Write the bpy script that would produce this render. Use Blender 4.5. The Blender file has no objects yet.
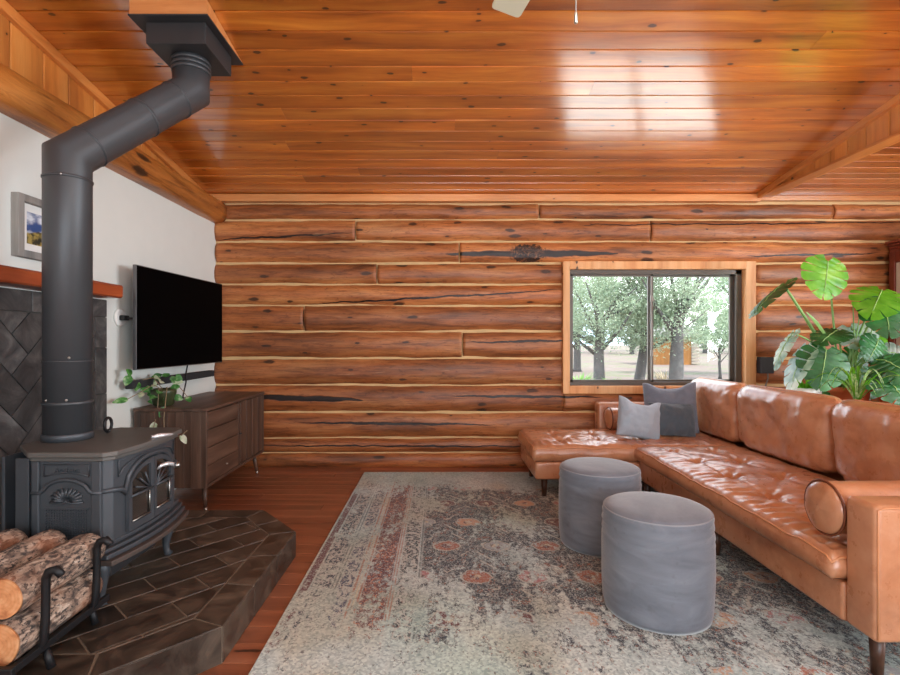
import bpy, bmesh, math, random
from mathutils import Vector, Matrix, noise
S = bpy.context.scene
C = S.collection
PI = math.pi
V = Vector

# ---------------------------------------------------------------- helpers: objects
def worigin(o):
    p = V((0, 0, 0))
    while o is not None:
        p = p + o.location
        o = o.parent
    return p

def obj(name, bm, mat, parent=None, smooth=False, kind=None, label=None):
    """Link a bmesh (given in world coordinates of the unrotated pose) as ONE mesh object."""
    if parent is not None:
        bm.transform(Matrix.Translation(-worigin(parent)))
    me = bpy.data.meshes.new(name)
    bm.normal_update()
    bm.to_mesh(me)
    bm.free()
    if smooth:
        for p in me.polygons:
            p.use_smooth = True
    for m in (mat if isinstance(mat, (list, tuple)) else [mat]):
        me.materials.append(m)
    o = bpy.data.objects.new(name, me)
    C.objects.link(o)
    o.parent = parent
    if kind:
        o['kind'] = kind
    if label:
        o['label'] = label
    return o

def tag(o, label, cat, group=None):
    o['label'] = label
    o['category'] = cat
    if group:
        o['group'] = group
    return o

def thing(name, label, cat, loc=(0, 0, 0), group=None):
    o = bpy.data.objects.new(name, None)
    o.empty_display_size = 0.1
    C.objects.link(o)
    o.location = loc
    return tag(o, label, cat, group)

def struct(name, bm, mat, parent=None, smooth=False):
    return obj(name, bm, mat, parent, smooth, kind='structure')

def dup(root, loc, rotz=None, label=None, scale=None):
    r = root.copy()
    C.objects.link(r)
    r.location = loc
    if rotz is not None:
        r.rotation_euler = (0, 0, rotz)
    if scale:
        r.scale = (scale, scale, scale)
    if label:
        r['label'] = label
    for ch in list(root.children):
        c = ch.copy(); C.objects.link(c); c.parent = r
        for g in list(ch.children):
            d = g.copy(); C.objects.link(d); d.parent = c
    return r

def auto_smooth(o, ang=40):
    me = o.data
    for p in me.polygons:
        p.use_smooth = True
    try:
        me.set_sharp_from_angle(angle=math.radians(ang))
    except Exception:
        pass
    return o

# ---------------------------------------------------------------- helpers: shapes
def B():
    return bmesh.new()

def box(bm, x0, x1, y0, y1, z0, z1, bev=0.0, seg=2, mi=0):
    r = bmesh.ops.create_cube(bm, size=1.0)
    vs = r['verts']
    for v in vs:
        v.co = V((x0 + (v.co.x + .5) * (x1 - x0), y0 + (v.co.y + .5) * (y1 - y0), z0 + (v.co.z + .5) * (z1 - z0)))
    fs = list({f for v in vs for f in v.link_faces})
    for f in fs:
        f.material_index = mi
    if bev > 0:
        es = list({e for v in vs for e in v.link_edges})
        bmesh.ops.bevel(bm, geom=es, offset=bev, segments=seg, profile=.5, affect='EDGES', clamp_overlap=True)
    return bm

def xform(bm, start, mat):
    bm.verts.ensure_lookup_table()
    for v in bm.verts[start:]:
        v.co = mat @ v.co

def tube(bm, pts, r, n=8, cap=True, mi=0):
    pts = [V(p) for p in pts]
    m = len(pts)
    rs = r if isinstance(r, (list, tuple)) else [r] * m
    t0 = (pts[1] - pts[0]).normalized()
    up = V((0, 0, 1)) if abs(t0.z) < .9 else V((1, 0, 0))
    a = t0.cross(up).normalized()
    rings = []
    for i in range(m):
        if i == 0:
            t = pts[1] - pts[0]
        elif i == m - 1:
            t = pts[-1] - pts[-2]
        else:
            t = (pts[i + 1] - pts[i]).normalized() + (pts[i] - pts[i - 1]).normalized()
        t = t.normalized()
        a = (a - t * a.dot(t)).normalized()
        b = t.cross(a)
        k = 1.0
        if 0 < i < m - 1:
            c = max(.5, t.dot((pts[i + 1] - pts[i]).normalized()))
            k = 1.0 / c
            # mitre widening only within the plane of the bend
            pl = ((pts[i + 1] - pts[i]).normalized() - (pts[i] - pts[i - 1]).normalized())
            pl = pl.normalized() if pl.length > 1e-5 else None
        else:
            pl = None
        ring = []
        for j in range(n):
            an = 2 * PI * j / n
            d = (a * math.cos(an) + b * math.sin(an)) * rs[i]
            if pl is not None:
                d = d + pl * d.dot(pl) * (k - 1)
            ring.append(bm.verts.new(pts[i] + d))
        rings.append(ring)
    for i in range(m - 1):
        for j in range(n):
            f = bm.faces.new((rings[i][j], rings[i][(j + 1) % n], rings[i + 1][(j + 1) % n], rings[i + 1][j]))
            f.smooth = True
            f.material_index = mi
    if cap:
        for ring, rev in ((rings[0], True), (rings[-1], False)):
            try:
                f = bm.faces.new(list(reversed(ring)) if rev else ring)
                f.material_index = mi
            except Exception:
                pass
    return bm

def lathe(bm, prof, c=(0, 0, 0), n=32, noisef=None):
    c = V(c)
    rings = []
    for (r, z) in prof:
        ring = []
        for j in range(n):
            a = 2 * PI * j / n
            rr = r + (noisef(a, z) if noisef else 0)
            ring.append(bm.verts.new(c + V((rr * math.cos(a), rr * math.sin(a), z))))
        rings.append(ring)
    for i in range(len(rings) - 1):
        for j in range(n):
            f = bm.faces.new((rings[i][j], rings[i][(j + 1) % n], rings[i + 1][(j + 1) % n], rings[i + 1][j]))
            f.smooth = True
    bm.faces.new(list(reversed(rings[0])))
    bm.faces.new(rings[-1])
    return bm

def prism(bm, poly, a0, a1, axis='z', mi=0, bev=0):
    """Extrude a 2D polygon. axis z: poly=(x,y); axis x: poly=(y,z); axis y: poly=(x,z)."""
    def P(p, a):
        if axis == 'z':
            return V((p[0], p[1], a))
        if axis == 'x':
            return V((a, p[0], p[1]))
        return V((p[0], a, p[1]))
    lo = [bm.verts.new(P(p, a0)) for p in poly]
    hi = [bm.verts.new(P(p, a1)) for p in poly]
    n = len(poly)
    fs = [bm.faces.new(list(reversed(lo))), bm.faces.new(hi)]
    for i in range(n):
        fs.append(bm.faces.new((lo[i], lo[(i + 1) % n], hi[(i + 1) % n], hi[i])))
    for f in fs:
        f.material_index = mi
    bmesh.ops.recalc_face_normals(bm, faces=fs)
    if bev:
        es = list({e for f in fs for e in f.edges})
        bmesh.ops.bevel(bm, geom=es, offset=bev, segments=2, profile=.5, affect='EDGES', clamp_overlap=True)
    return bm

def clip_poly(poly, clip):
    """Sutherland-Hodgman, convex counter-clockwise clip polygon."""
    out = poly
    n = len(clip)
    for i in range(n):
        a, b = clip[i], clip[(i + 1) % n]
        def side(p):
            return (b[0] - a[0]) * (p[1] - a[1]) - (b[1] - a[1]) * (p[0] - a[0])
        inp, out = out, []
        for k in range(len(inp)):
            p, q = inp[k], inp[(k + 1) % len(inp)]
            sp, sq = side(p), side(q)
            if sp >= 0:
                out.append(p)
            if (sp >= 0) != (sq >= 0):
                t = sp / (sp - sq)
                out.append((p[0] + (q[0] - p[0]) * t, p[1] + (q[1] - p[1]) * t))
        if len(out) < 3:
            return []
    return out

def poly_area(p):
    return .5 * sum(p[i][0] * p[(i + 1) % len(p)][1] - p[(i + 1) % len(p)][0] * p[i][1] for i in range(len(p)))

def fbm(p, s=1.0):
    return noise.fractal(V(p) * s, 1.0, 2.0, 4)

# ---------------------------------------------------------------- helpers: materials
def lin(r, g, b):
    f = lambda c: (c / 255 / 12.92) if c / 255 <= .04045 else ((c / 255 + .055) / 1.055) ** 2.4
    return (f(r), f(g), f(b), 1.0)

class Mat:
    def __init__(s, name):
        s.m = bpy.data.materials.new(name)
        s.m.use_nodes = True
        s.t = s.m.node_tree
        s.t.nodes.clear()
        s.out = s.t.nodes.new('ShaderNodeOutputMaterial')
        s.p = s.t.nodes.new('ShaderNodeBsdfPrincipled')
        s.t.links.new(s.p.outputs[0], s.out.inputs[0])
    def put(s, sock, v):
        if isinstance(v, bpy.types.NodeSocket):
            s.t.links.new(v, sock)
        elif v is not None:
            sock.default_value = v
    def n(s, typ, ins=None, **props):
        nd = s.t.nodes.new('ShaderNode' + typ)
        for k, v in props.items():
            setattr(nd, k, v)
        for k, v in (ins or {}).items():
            s.put(nd.inputs[k], v)
        return nd
    def set(s, **kw):
        for k, v in kw.items():
            s.put(s.p.inputs[k.replace('_', ' ')], v)
        return s
    # shortcuts returning sockets
    def oc(s):
        return s.n('TexCoord').outputs['Object']
    def rnd(s):
        return s.n('NewGeometry').outputs['Random Per Island']
    def scale(s, vec, sc, loc=(0, 0, 0), rot=(0, 0, 0)):
        return s.n('Mapping', {'Vector': vec, 'Scale': sc, 'Location': loc, 'Rotation': rot}).outputs[0]
    def vadd(s, a, b):
        return s.n('VectorMath', {0: a, 1: b}, operation='ADD').outputs[0]
    def vscale(s, a, k):
        return s.n('VectorMath', {0: a, 'Scale': k}, operation='SCALE').outputs[0]
    def noise(s, vec, scale=1.0, detail=4.0, rough=.5, dist=0.0, col=False):
        nd = s.n('TexNoise', {'Vector': vec, 'Scale': scale, 'Detail': detail, 'Roughness': rough, 'Distortion': dist})
        return nd.outputs['Color' if col else 'Fac']
    def ramp(s, f, stops, interp='LINEAR'):
        nd = s.n('ValToRGB', {'Fac': f})
        cr = nd.color_ramp
        cr.interpolation = interp
        while len(cr.elements) < len(stops):
            cr.elements.new(.5)
        for e, (p, c) in zip(cr.elements, stops):
            e.position = p
            e.color = c if hasattr(c, '__len__') else (c, c, c, 1)
        return nd.outputs['Color']
    def mix(s, f, a, b, blend='MIX'):
        nd = s.n('Mix', data_type='RGBA', blend_type=blend, clamp_factor=True)
        s.put(nd.inputs[0], f); s.put(nd.inputs[6], a); s.put(nd.inputs[7], b)
        return nd.outputs[2]
    def math(s, op, a, b=None, c=None, clamp=False):
        nd = s.n('Math', operation=op, use_clamp=clamp)
        s.put(nd.inputs[0], a)
        if b is not None:
            s.put(nd.inputs[1], b)
        if c is not None:
            s.put(nd.inputs[2], c)
        return nd.outputs[0]
    def maprange(s, v, a, b, c=0.0, d=1.0, smooth=True):
        nd = s.n('MapRange', {'Value': v, 'From Min': a, 'From Max': b, 'To Min': c, 'To Max': d},
                 interpolation_type='SMOOTHSTEP' if smooth else 'LINEAR')
        return nd.outputs[0]
    def sep(s, vec):
        nd = s.n('SeparateXYZ', {0: vec})
        return nd.outputs
    def bump(s, h, strength=.3, dist=.01):
        b = s.n('Bump', {'Height': h, 'Strength': strength, 'Distance': dist}).outputs[0]
        s.put(s.p.inputs['Normal'], b)
        return b

def plain(name, col, rough=.5, metal=0.0, spec=.5, var=.0, vscale=30, bump=0.0, bscale=200, sheen=0.0, coat=0.0):
    m = Mat(name)
    m.set(Base_Color=col, Roughness=rough, Metallic=metal)
    m.p.inputs['Specular IOR Level'].default_value = spec
    if var:
        f = m.noise(m.oc(), vscale, 5)
        m.set(Base_Color=m.mix(f, tuple(c * (1 - var) for c in col[:3]) + (1,), tuple(min(1, c * (1 + var)) for c in col[:3]) + (1,)))
    if bump:
        m.bump(m.noise(m.oc(), bscale, 3), bump, .003)
    if sheen:
        m.p.inputs['Sheen Weight'].default_value = sheen
        m.p.inputs['Sheen Roughness'].default_value = .4
    if coat:
        m.p.inputs['Coat Weight'].default_value = coat
        m.p.inputs['Coat Roughness'].default_value = .15
    return m.m

def wood(name, dark, mid, light, along='X', across=(12, 12), rough=.45, coat=0.0, coat_ior=1.5, coat_rough=.1,
         knots=None, knot_col=None, knot_size=.14, tint=.25, fine=.5, bumpk=.15, spec=.5, extra=None, obj_random=False):
    m = Mat(name)
    oc = m.oc()
    r = m.rnd()
    if obj_random:
        r = m.n('ObjectInfo').outputs['Random']
    off = m.n('CombineXYZ', {0: m.math('MULTIPLY', r, 31.7), 1: m.math('MULTIPLY', r, 17.3), 2: m.math('MULTIPLY', r, 53.1)}).outputs[0]
    p = m.vadd(oc, off)
    ix = 'XYZ'.index(along)
    def sv(al, ac):
        v = [ac, ac, ac]; v[ix] = al
        return tuple(v)
    warp = m.noise(m.scale(p, sv(1.3, 3)), 1.0, 2, col=True)
    pw = m.vadd(p, m.vscale(warp, .12))
    g1 = m.noise(m.scale(pw, sv(.7, across[0])), 1.0, 5, .6)
    g2 = m.noise(m.scale(pw, sv(3.0, across[1] * 8)), 1.0, 3, .6)
    big = m.noise(m.scale(p, sv(1.1, 2.2)), 1.0, 3)
    col = m.ramp(g1, [(.28, dark), (.5, mid), (.74, light)])
    col = m.mix(m.math('MULTIPLY', g2, fine), col, m.mix(1.0, col, (.50, .46, .43, 1), 'MULTIPLY'))
    col = m.mix(m.maprange(big, .35, .7), col, m.mix(1.0, col, (1.25, 1.18, 1.1, 1), 'MULTIPLY'))
    # plank to plank tint
    tv = m.maprange(r, 0, 1, 1 - tint, 1 + tint, smooth=False)
    tcol = m.n('CombineColor', {0: tv, 1: m.math('POWER', tv, 1.1), 2: m.math('POWER', tv, 1.15)}).outputs[0]
    col = m.mix(1.0, col, tcol, 'MULTIPLY')
    h = g2
    if knots:
        comp = m.sep(m.scale(p, knots))
        ids = [i for i in range(3) if knots[i]]
        kv = m.n('CombineXYZ', {0: comp[ids[0]], 1: comp[ids[-1]], 2: 0.0}).outputs[0]
        kp = m.vadd(kv, m.vscale(m.noise(m.scale(p, (11, 11, 11)), 1.0, 2, col=True), .14))
        vo = m.n('TexVoronoi', {'Vector': kp, 'Scale': 1.0, 'Randomness': 1.0}, voronoi_dimensions='2D', feature='F1')
        sel = m.n('SeparateColor', {0: vo.outputs['Color']}).outputs
        size = m.maprange(sel[0], .35, 1.0, 0.0, knot_size, smooth=False)
        k = m.math('SUBTRACT', 1.0, m.math('DIVIDE', vo.outputs['Distance'], m.math('MAXIMUM', size, .001)), clamp=True)
        kk = m.maprange(k, .0, .45)
        halo = m.math('SUBTRACT', 1.0, m.math('DIVIDE', vo.outputs['Distance'], m.math('MAXIMUM', m.math('MULTIPLY', size, 2.6), .001)), clamp=True)
        col = m.mix(m.math('MULTIPLY', halo, .5), col, m.mix(1.0, col, (.62, .5, .4, 1), 'MULTIPLY'))
        col = m.mix(m.math('MULTIPLY', kk, .9), col, knot_col or (.03, .012, .006, 1))
        h = m.math('SUBTRACT', h, m.math('MULTIPLY', kk, .6))
    if extra:
        col, h = extra(m, oc, col, h)
    m.set(Base_Color=col, Roughness=rough)
    m.p.inputs['Specular IOR Level'].default_value = spec
    if coat:
        m.p.inputs['Coat Weight'].default_value = coat
        m.p.inputs['Coat Roughness'].default_value = coat_rough
        m.p.inputs['Coat IOR'].default_value = coat_ior
    if bumpk:
        m.bump(h, bumpk, .004)
    return m.m

SKY, REAR, SIDE, LAMP, SUN, EXPO = 4.8, 195, 260, 34, 11.0, 0.08
# ================================================================ THE ROOM
# camera stands at the origin, 1.25 m up, looking along +Y at the log wall 5 m away
YW = 5.0            # log wall crest
XL = -2.215         # plaster wall
def ceil_z(y):
    return 2.67 + .15 * (5.02 - y)

# --- materials
def log_marks(m, oc, col, h):
    x, y, z = m.sep(oc)
    dark = (.022, .009, .005, 1)
    nz = m.noise(m.scale(oc, (5, 5, 9)), 1.0, 4)
    def crack(x0, z0, x1, z1, w):
        nonlocal col, h
        k = (z1 - z0) / (x1 - x0)
        line = m.math('ADD', m.math('MULTIPLY', x, k), z0 - k * x0)
        line = m.math('ADD', line, m.math('MULTIPLY', m.math('SUBTRACT', nz, .5), .05))
        d = m.math('ABSOLUTE', m.math('SUBTRACT', z, line))
        t = m.math('DIVIDE', m.math('SUBTRACT', x, x0), x1 - x0)
        taper = m.math('MULTIPLY', m.math('MULTIPLY', t, m.math('SUBTRACT', 1.0, t)), 4.0, clamp=True)
        wid = m.math('MULTIPLY', m.math('POWER', taper, .6), w)
        f = m.math('SUBTRACT', 1.0, m.math('DIVIDE', d, m.math('MAXIMUM', wid, .0001)), clamp=True)
        f = m.maprange(f, .0, .45)
        col = m.mix(f, col, dark)
        h = m.math('SUBTRACT', h, m.math('MULTIPLY', f, 2.0))
    crack(.05, 2.095, 1.75, 2.10, .040)
    crack(-1.3, 1.60, 1.2, 1.74, .012)
    crack(-2.1, .70, -.75, .66, .035)
    crack(.25, 1.225, 1.3, 1.245, .014)
    crack(-2.2, 2.24, -.85, 2.30, .012)
    crack(.1, .70, 1.6, .69, .016)
    crack(3.0, 2.07, 4.3, 2.10, .012)
    crack(-1.9, .215, 1.1, .205, .010)
    crack(-1.4, .44, .5, .42, .016)
    crack(1.3, 2.38, 4.8, 2.41, .010)
    # the great burl right of the middle
    ex = m.math('DIVIDE', m.math('SUBTRACT', x, .86), .20)
    ez = m.math('DIVIDE', m.math('SUBTRACT', z, 2.10), .105)
    rr = m.math('SQRT', m.math('ADD', m.math('MULTIPLY', ex, ex), m.math('MULTIPLY', ez, ez)))
    bn = m.noise(m.scale(oc, (22, 10, 26)), 1.0, 5, .65, 1.5)
    rr = m.math('ADD', rr, m.math('MULTIPLY', m.math('SUBTRACT', bn, .5), 1.0))
    f = m.maprange(rr, 1.0, .75)
    burl = m.ramp(bn, [(.38, (.012, .006, .004, 1)), (.55, (.07, .025, .012, 1)), (.66, (.30, .12, .045, 1))])
    col = m.mix(f, col, burl)
    st = m.noise(m.scale(oc, (3.5, 20, 60)), 1.0, 6, .75, .3)
    col = m.mix(m.math('MULTIPLY', m.maprange(st, .48, .64), .75), col, m.mix(1.0, col, (.50, .44, .40, 1), 'MULTIPLY'))
    st2 = m.noise(m.vadd(m.scale(oc, (9, 30, 34)), (3.1, 0, 7.7)), 1.0, 5, .7, 1.2)
    col = m.mix(m.math('MULTIPLY', m.maprange(st2, .54, .68), .7), col, m.mix(1.0, col, (.42, .34, .30, 1), 'MULTIPLY'))
    h = m.math('ADD', h, m.math('MULTIPLY', st, -.8))
    # the lower courses turn a duller brown
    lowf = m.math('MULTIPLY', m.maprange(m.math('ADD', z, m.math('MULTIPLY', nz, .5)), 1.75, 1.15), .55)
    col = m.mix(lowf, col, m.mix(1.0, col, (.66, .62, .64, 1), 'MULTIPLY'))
    # weathered dark smears
    sm = m.noise(m.scale(oc, (1.6, 3, 11)), 1.0, 6, .7, .6)
    col = m.mix(m.math('MULTIPLY', m.maprange(sm, .52, .70), .75), col, m.mix(1.0, col, (.30, .24, .20, 1), 'MULTIPLY'))
    wl = m.noise(m.scale(oc, (2.6, 3, 16)), 1.0, 5, .7, .4)
    col = m.mix(m.math('MULTIPLY', m.maprange(wl, .6, .78), .5), col, (.62, .33, .16, 1))
    return col, h

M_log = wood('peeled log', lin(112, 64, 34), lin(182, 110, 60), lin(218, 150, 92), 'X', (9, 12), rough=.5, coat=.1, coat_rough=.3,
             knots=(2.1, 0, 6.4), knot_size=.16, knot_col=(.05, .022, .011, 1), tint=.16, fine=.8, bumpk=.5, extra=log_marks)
M_chink = plain('chinking', lin(208, 172, 122), .85, var=.3, vscale=5)
M_ceil = wood('varnished pine planks', lin(142, 70, 18), lin(194, 108, 34), lin(224, 144, 54), 'X', (10, 12), rough=.38, coat=1.0,
              coat_ior=2.3, coat_rough=.165, knots=(3.4, 6.6, 0), knot_size=.115, tint=.22, fine=.3, bumpk=.03, knot_col=(.035, .014, .006, 1))
M_board = wood('varnished pine boards', lin(176, 100, 44), lin(206, 132, 62), lin(222, 154, 84), 'Z', (9, 12), rough=.4, coat=.5, coat_rough=.2,
               knots=(0, 4.5, 3.0), knot_size=.15, tint=.16, fine=.35, bumpk=.05)
M_trimX = wood('pine trim', lin(184, 108, 56), lin(210, 140, 82), lin(224, 160, 104), 'X', (14, 16), rough=.4, coat=.4, coat_rough=.2,
               knots=(2, 0, 4), knot_size=.09, tint=.05, fine=.3, bumpk=.05)
M_trimY = wood('pine rake trim', lin(170, 98, 44), lin(200, 126, 62), lin(218, 148, 80), 'Y', (14, 16), rough=.4, coat=.4, coat_rough=.2,
               tint=.05, fine=.3, bumpk=.05)
M_frame = wood('pale pine casing', lin(196, 128, 72), lin(222, 162, 106), lin(236, 186, 134), 'Z', (12, 14), rough=.5, tint=.06, fine=.25,
               knots=(5, 0, 2.2), knot_size=.10, bumpk=.05)
def beam_marks(m, oc, col, h):
    s1 = m.noise(m.scale(oc, (14, 1.5, 14)), 1.0, 6, .7, .8)
    s2 = m.noise(m.scale(oc, (30, 7, 30)), 1.0, 5, .7, 1.0)
    col = m.mix(m.math('MULTIPLY', m.maprange(s1, .52, .66), .75), col, m.mix(1.0, col, (.36, .27, .20, 1), 'MULTIPLY'))
    col = m.mix(m.math('MULTIPLY', m.maprange(s2, .56, .70), .5), col, m.mix(1.0, col, (.5, .4, .32, 1), 'MULTIPLY'))
    return col, m.math('SUBTRACT', h, m.math('ADD', s1, m.math('MULTIPLY', s2, .6)))
M_beam = wood('hewn log beam', lin(142, 80, 32), lin(194, 120, 52), lin(222, 152, 78), 'Y', (8, 12), rough=.42, coat=.3, coat_rough=.25,
              knots=(0, 1.2, 4.5), knot_size=.20, tint=.02, fine=.9, bumpk=.7, extra=beam_marks)
M_mantel = wood('stained mantel', lin(120, 48, 22), lin(158, 72, 36), lin(186, 98, 54), 'Y', (10, 12), rough=.4, coat=.3,
                knots=(0, 1.8, 5), knot_size=.18, tint=.02, fine=.6, bumpk=.3)
M_floor = wood('red fir floor', lin(108, 62, 42), lin(146, 88, 60), lin(170, 110, 80), 'X', (9, 12), rough=.33, coat=.3, coat_rough=.2,
               knots=(.9, 4, 0), knot_size=.07, tint=.10, fine=.5, bumpk=.05)
M_plaster = plain('white plaster', lin(226, 229, 223), .85, var=.03, vscale=8, bump=.15, bscale=60)
M_bronze = plain('bronze window frame', lin(92, 84, 76), .4, .3)
M_rubber = plain('window track', lin(150, 146, 138), .5, .2)

# glass: clear pane, real reflection
mg = Mat('window glass')
mg.t.nodes.remove(mg.p)
tr = mg.n('BsdfTransparent', {'Color': (.97, .985, .98, 1)})
gl = mg.n('BsdfGlossy', {'Color': (1, 1, 1, 1), 'Roughness': 0.0})
fr = mg.n('Fresnel', {'IOR': 1.45})
bf = mg.n('NewGeometry').outputs['Backfacing']
mx = mg.n('MixShader', {0: mg.math('MULTIPLY', fr.outputs[0], mg.math('SUBTRACT', 1.0, bf)), 1: tr.outputs[0], 2: gl.outputs[0]})
mg.t.links.new(mx.outputs[0], mg.out.inputs[0])
M_glass = mg.m

# --- floor
random.seed(3)
bm = B()
y = -2.6
while y < 5.15:
    x = -2.3 - random.random() * 1.5
    while x < 5.6:
        L = 1.1 + random.random() * 1.8
        a, b = max(x, -2.3), min(x + L, 5.6)
        if b > a + .02:
            box(bm, a + .0008, b - .0008, y + .0008, y + .1262, -.02, 0, .0018, 1)
        x += L
    y += .127
struct('floor', bm, M_floor)
bm = B(); box(bm, -2.5, 5.8, -2.8, 5.25, -.34, -.021)
struct('floor_slab', bm, plain('slab', lin(60, 36, 22), .9))

# --- log wall
rows = [2.595, 2.437, 2.220, 2.009, 1.797, 1.591, 1.337, 1.070, .804, .541, .283, .140, -.02]
joints = {0: [.975, 3.87], 1: [-.83, 2.07], 2: [.19], 3: [-.62], 4: [], 5: [-1.34], 6: [.22], 7: [], 8: [], 9: [1.55], 10: [.9], 11: []}
WX0, WX1, WZ0, WZ1 = 1.215, 3.055, .735, 2.005      # hole in the log wall
GAP = (.004, .006, .004, .005, .005, .003, .006, .008, .0035, .007, .0025, .003)
def log_piece(bm, x0, x1, z0, z1, seed, round_l=False, round_r=False):
    n = max(3, int((x1 - x0) / .03))
    npf = 11
    zc, hh = (z0 + z1) / 2, (z1 - z0) / 2 - GAP[min(11, int(seed))]
    rings = []
    for i in range(n + 1):
        x = x0 + (x1 - x0) * i / n
        e = 0.0
        if round_l:
            e = max(e, 1 - (x - x0) / .045)
        if round_r:
            e = max(e, 1 - (x1 - x) / .045)
        e = max(0, e)
        ring = []
        sh = .010 * noise.noise(V((x * .8, seed * 7.1, 3.0)))
        for j in range(npf):
            t = -1 + 2 * j / (npf - 1)
            ww = .006 * noise.noise(V((x * 2.2, seed * 3.3, t * 1.5))) + .004 * noise.noise(V((x * 6, seed * 5.3, t * 4)))
            yy = YW + .044 * abs(t) ** 2.8 + ww + .05 * e * e + sh
            zz = zc + hh * t * (1 - .12 * e * e) + (.009 * noise.noise(V((x * 1.6, seed * 2.7 + t, 9.0))) + .004 * noise.noise(V((x * 7, seed * 2.7 + t, 4.0))))
            ring.append(bm.verts.new((x, yy, zz)))
        rings.append(ring)
    for i in range(n):
        for j in range(npf - 1):
            f = bm.faces.new((rings[i][j], rings[i + 1][j], rings[i + 1][j + 1], rings[i][j + 1]))
            f.smooth = True
    for ring, s in ((rings[0], 1), (rings[-1], -1)):
        bk = [bm.verts.new((v.co.x, YW + .11, v.co.z)) for v in ring]
        for j in range(npf - 1):
            q = (ring[j], ring[j + 1], bk[j + 1], bk[j])
            bm.faces.new(q if s > 0 else tuple(reversed(q)))
bm = B()
random.seed(11)
for r in range(12):
    z1, z0 = rows[r], rows[r + 1]
    xs = [-2.215 + random.uniform(-.012, .012)] + joints[r] + [5.6]
    for k in range(len(xs) - 1):
        a, b = xs[k] + (.006 if k else 0), xs[k + 1] - .006
        if z0 > WZ1 - .03 or z1 < WZ0 + .03 and r != 8:
            log_piece(bm, a, b, z0, z1, r + k * .37)
        else:
            if a < WX0:
                log_piece(bm, a, min(b, WX0), z0, z1, r + k * .37)
            if b > WX1:
                aa = max(a, WX1 + .035)
                log_piece(bm, aa, b, z0, z1, r + k * .37 + .11, round_l=True)
            if r == 8 and a < WX1 and b > WX0:
                log_piece(bm, max(a, WX0), min(b, WX1), z0, WZ0, r + 4.4)
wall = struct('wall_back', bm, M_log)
bm = B()
ch = YW + .040
box(bm, -2.32, WX0, ch, ch + .14, -.3, 2.66)
box(bm, WX1, 5.7, ch, ch + .14, -.3, 2.66)
box(bm, WX0, WX1, ch, ch + .14, WZ1, 2.66)
box(bm, WX0, WX1, ch, ch + .14, -.3, WZ0)
struct('chinking', bm, M_chink, wall)
bm = B(); box(bm, -2.34, 3.12, 4.955, 5.04, 2.600, 2.672, .006); box(bm, 3.12, 5.6, 4.975, 5.04, 2.615, 2.66, .004)
struct('trim_1', bm, M_trimX)

# --- left plaster wall
bm = B(); box(bm, XL - .12, XL, -2.7, 5.06, -.3, 2.48)
struct('wall_left', bm, M_plaster)
# horizontal log plate on top of the plaster
bm = B()
n, npf = 70, 18
rings = []
for i in range(n + 1):
    y = -2.7 + (5.02 + 2.7) * i / n
    ring = []
    for j in range(npf):
        a = 2 * PI * j / npf
        rr = 1 + .05 * noise.noise(V((y * 1.1, a * .8, 1.0))) + .03 * noise.noise(V((y * 4, math.cos(a) * 2, math.sin(a) * 2)))
        cx, cz = math.cos(a), math.sin(a)
        k = (abs(cx) ** 3 + abs(cz) ** 3) ** (-1 / 3)
        ring.append(bm.verts.new((-2.215 + .125 * rr * k * cx, y, 2.505 + .11 * rr * k * cz)))
    rings.append(ring)
for i in range(n):
    for j in range(npf):
        f = bm.faces.new((rings[i][j], rings[i][(j + 1) % npf], rings[i + 1][(j + 1) % npf], rings[i + 1][j])); f.smooth = True
bm.faces.new(rings[0]); bm.faces.new(rings[-1])
bmesh.ops.recalc_face_normals(bm, faces=bm.faces)
struct('wall_plate_beam', bm, M_beam)
# gable boards above it
bm = B()
random.seed(5)
y = 5.04
while y > -2.7:
    w = random.choice((.14, .2, .2, .23))
    poly = [(y - w + .0045, 2.50), (y - .0045, 2.50), (y - .0045, ceil_z(y) + .03), (y - w + .003, ceil_z(y - w) + .03)]
    prism(bm, poly, -2.335, -2.30, 'x', bev=.005)
    y -= w
gb = struct('wall_gable_left', bm, M_board)
bm = B(); box(bm, -2.36, -2.325, -2.7, 5.06, 2.44, 3.9)
struct('wall_gable_backing', bm, plain('dark gap', (.05, .02, .008, 1), .8), gb)
bm = B()
poly = [(5.03, ceil_z(5.03) - .062), (5.03, ceil_z(5.03)), (-2.7, ceil_z(-2.7)), (-2.7, ceil_z(-2.7) - .062)]
prism(bm, poly, -2.302, -2.265, 'x', bev=.006)
struct('trim_2', bm, M_trimY)

# --- vaulted ceiling of tongue and groove planks, every plank a real board
def plank_row(bm, y0, y1, zf, xa, xb, tilt):
    g = .0062
    prof = [(y0 + .0034, .018), (y0 + g, 0), (y1 - g, 0), (y1 - .0034, .018), (y1 - .0034, .03), (y0 + .0034, .03)]
    lo, hi = [], []
    for (yy, dz) in prof:
        z = zf(yy) + dz + tilt * (yy - (y0 + y1) / 2)
        lo.append(bm.verts.new((xa, yy, z))); hi.append(bm.verts.new((xb, yy, z)))
    k = len(prof)
    fs = []
    for i in range(k):
        f = bm.faces.new((lo[i], lo[(i + 1) % k], hi[(i + 1) % k], hi[i]))
        fs.append(f)
    fs += [bm.faces.new(lo), bm.faces.new(hi)]
    bmesh.ops.recalc_face_normals(bm, faces=fs)
random.seed(8)
bm = B()
PW = .1435
for i in range(54):
    y1 = 5.03 - i * PW
    y0 = y1 - PW
    xs = [-2.34, 3.15]
    if i % 3 != 1:
        xs.insert(1, random.uniform(-1.6, 2.6))
    for a, b in zip(xs, xs[1:]):
        plank_row(bm, y0, y1, ceil_z, a + .0006, b - .0006, random.uniform(-.012, .012))
struct('ceiling', bm, M_ceil)
bm = B()
for i in range(54):
    y1 = 5.03 - i * PW
    plank_row(bm, y1 - PW, y1, lambda y: 2.66, 3.16, 5.65, random.uniform(-.005, .005))
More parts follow.
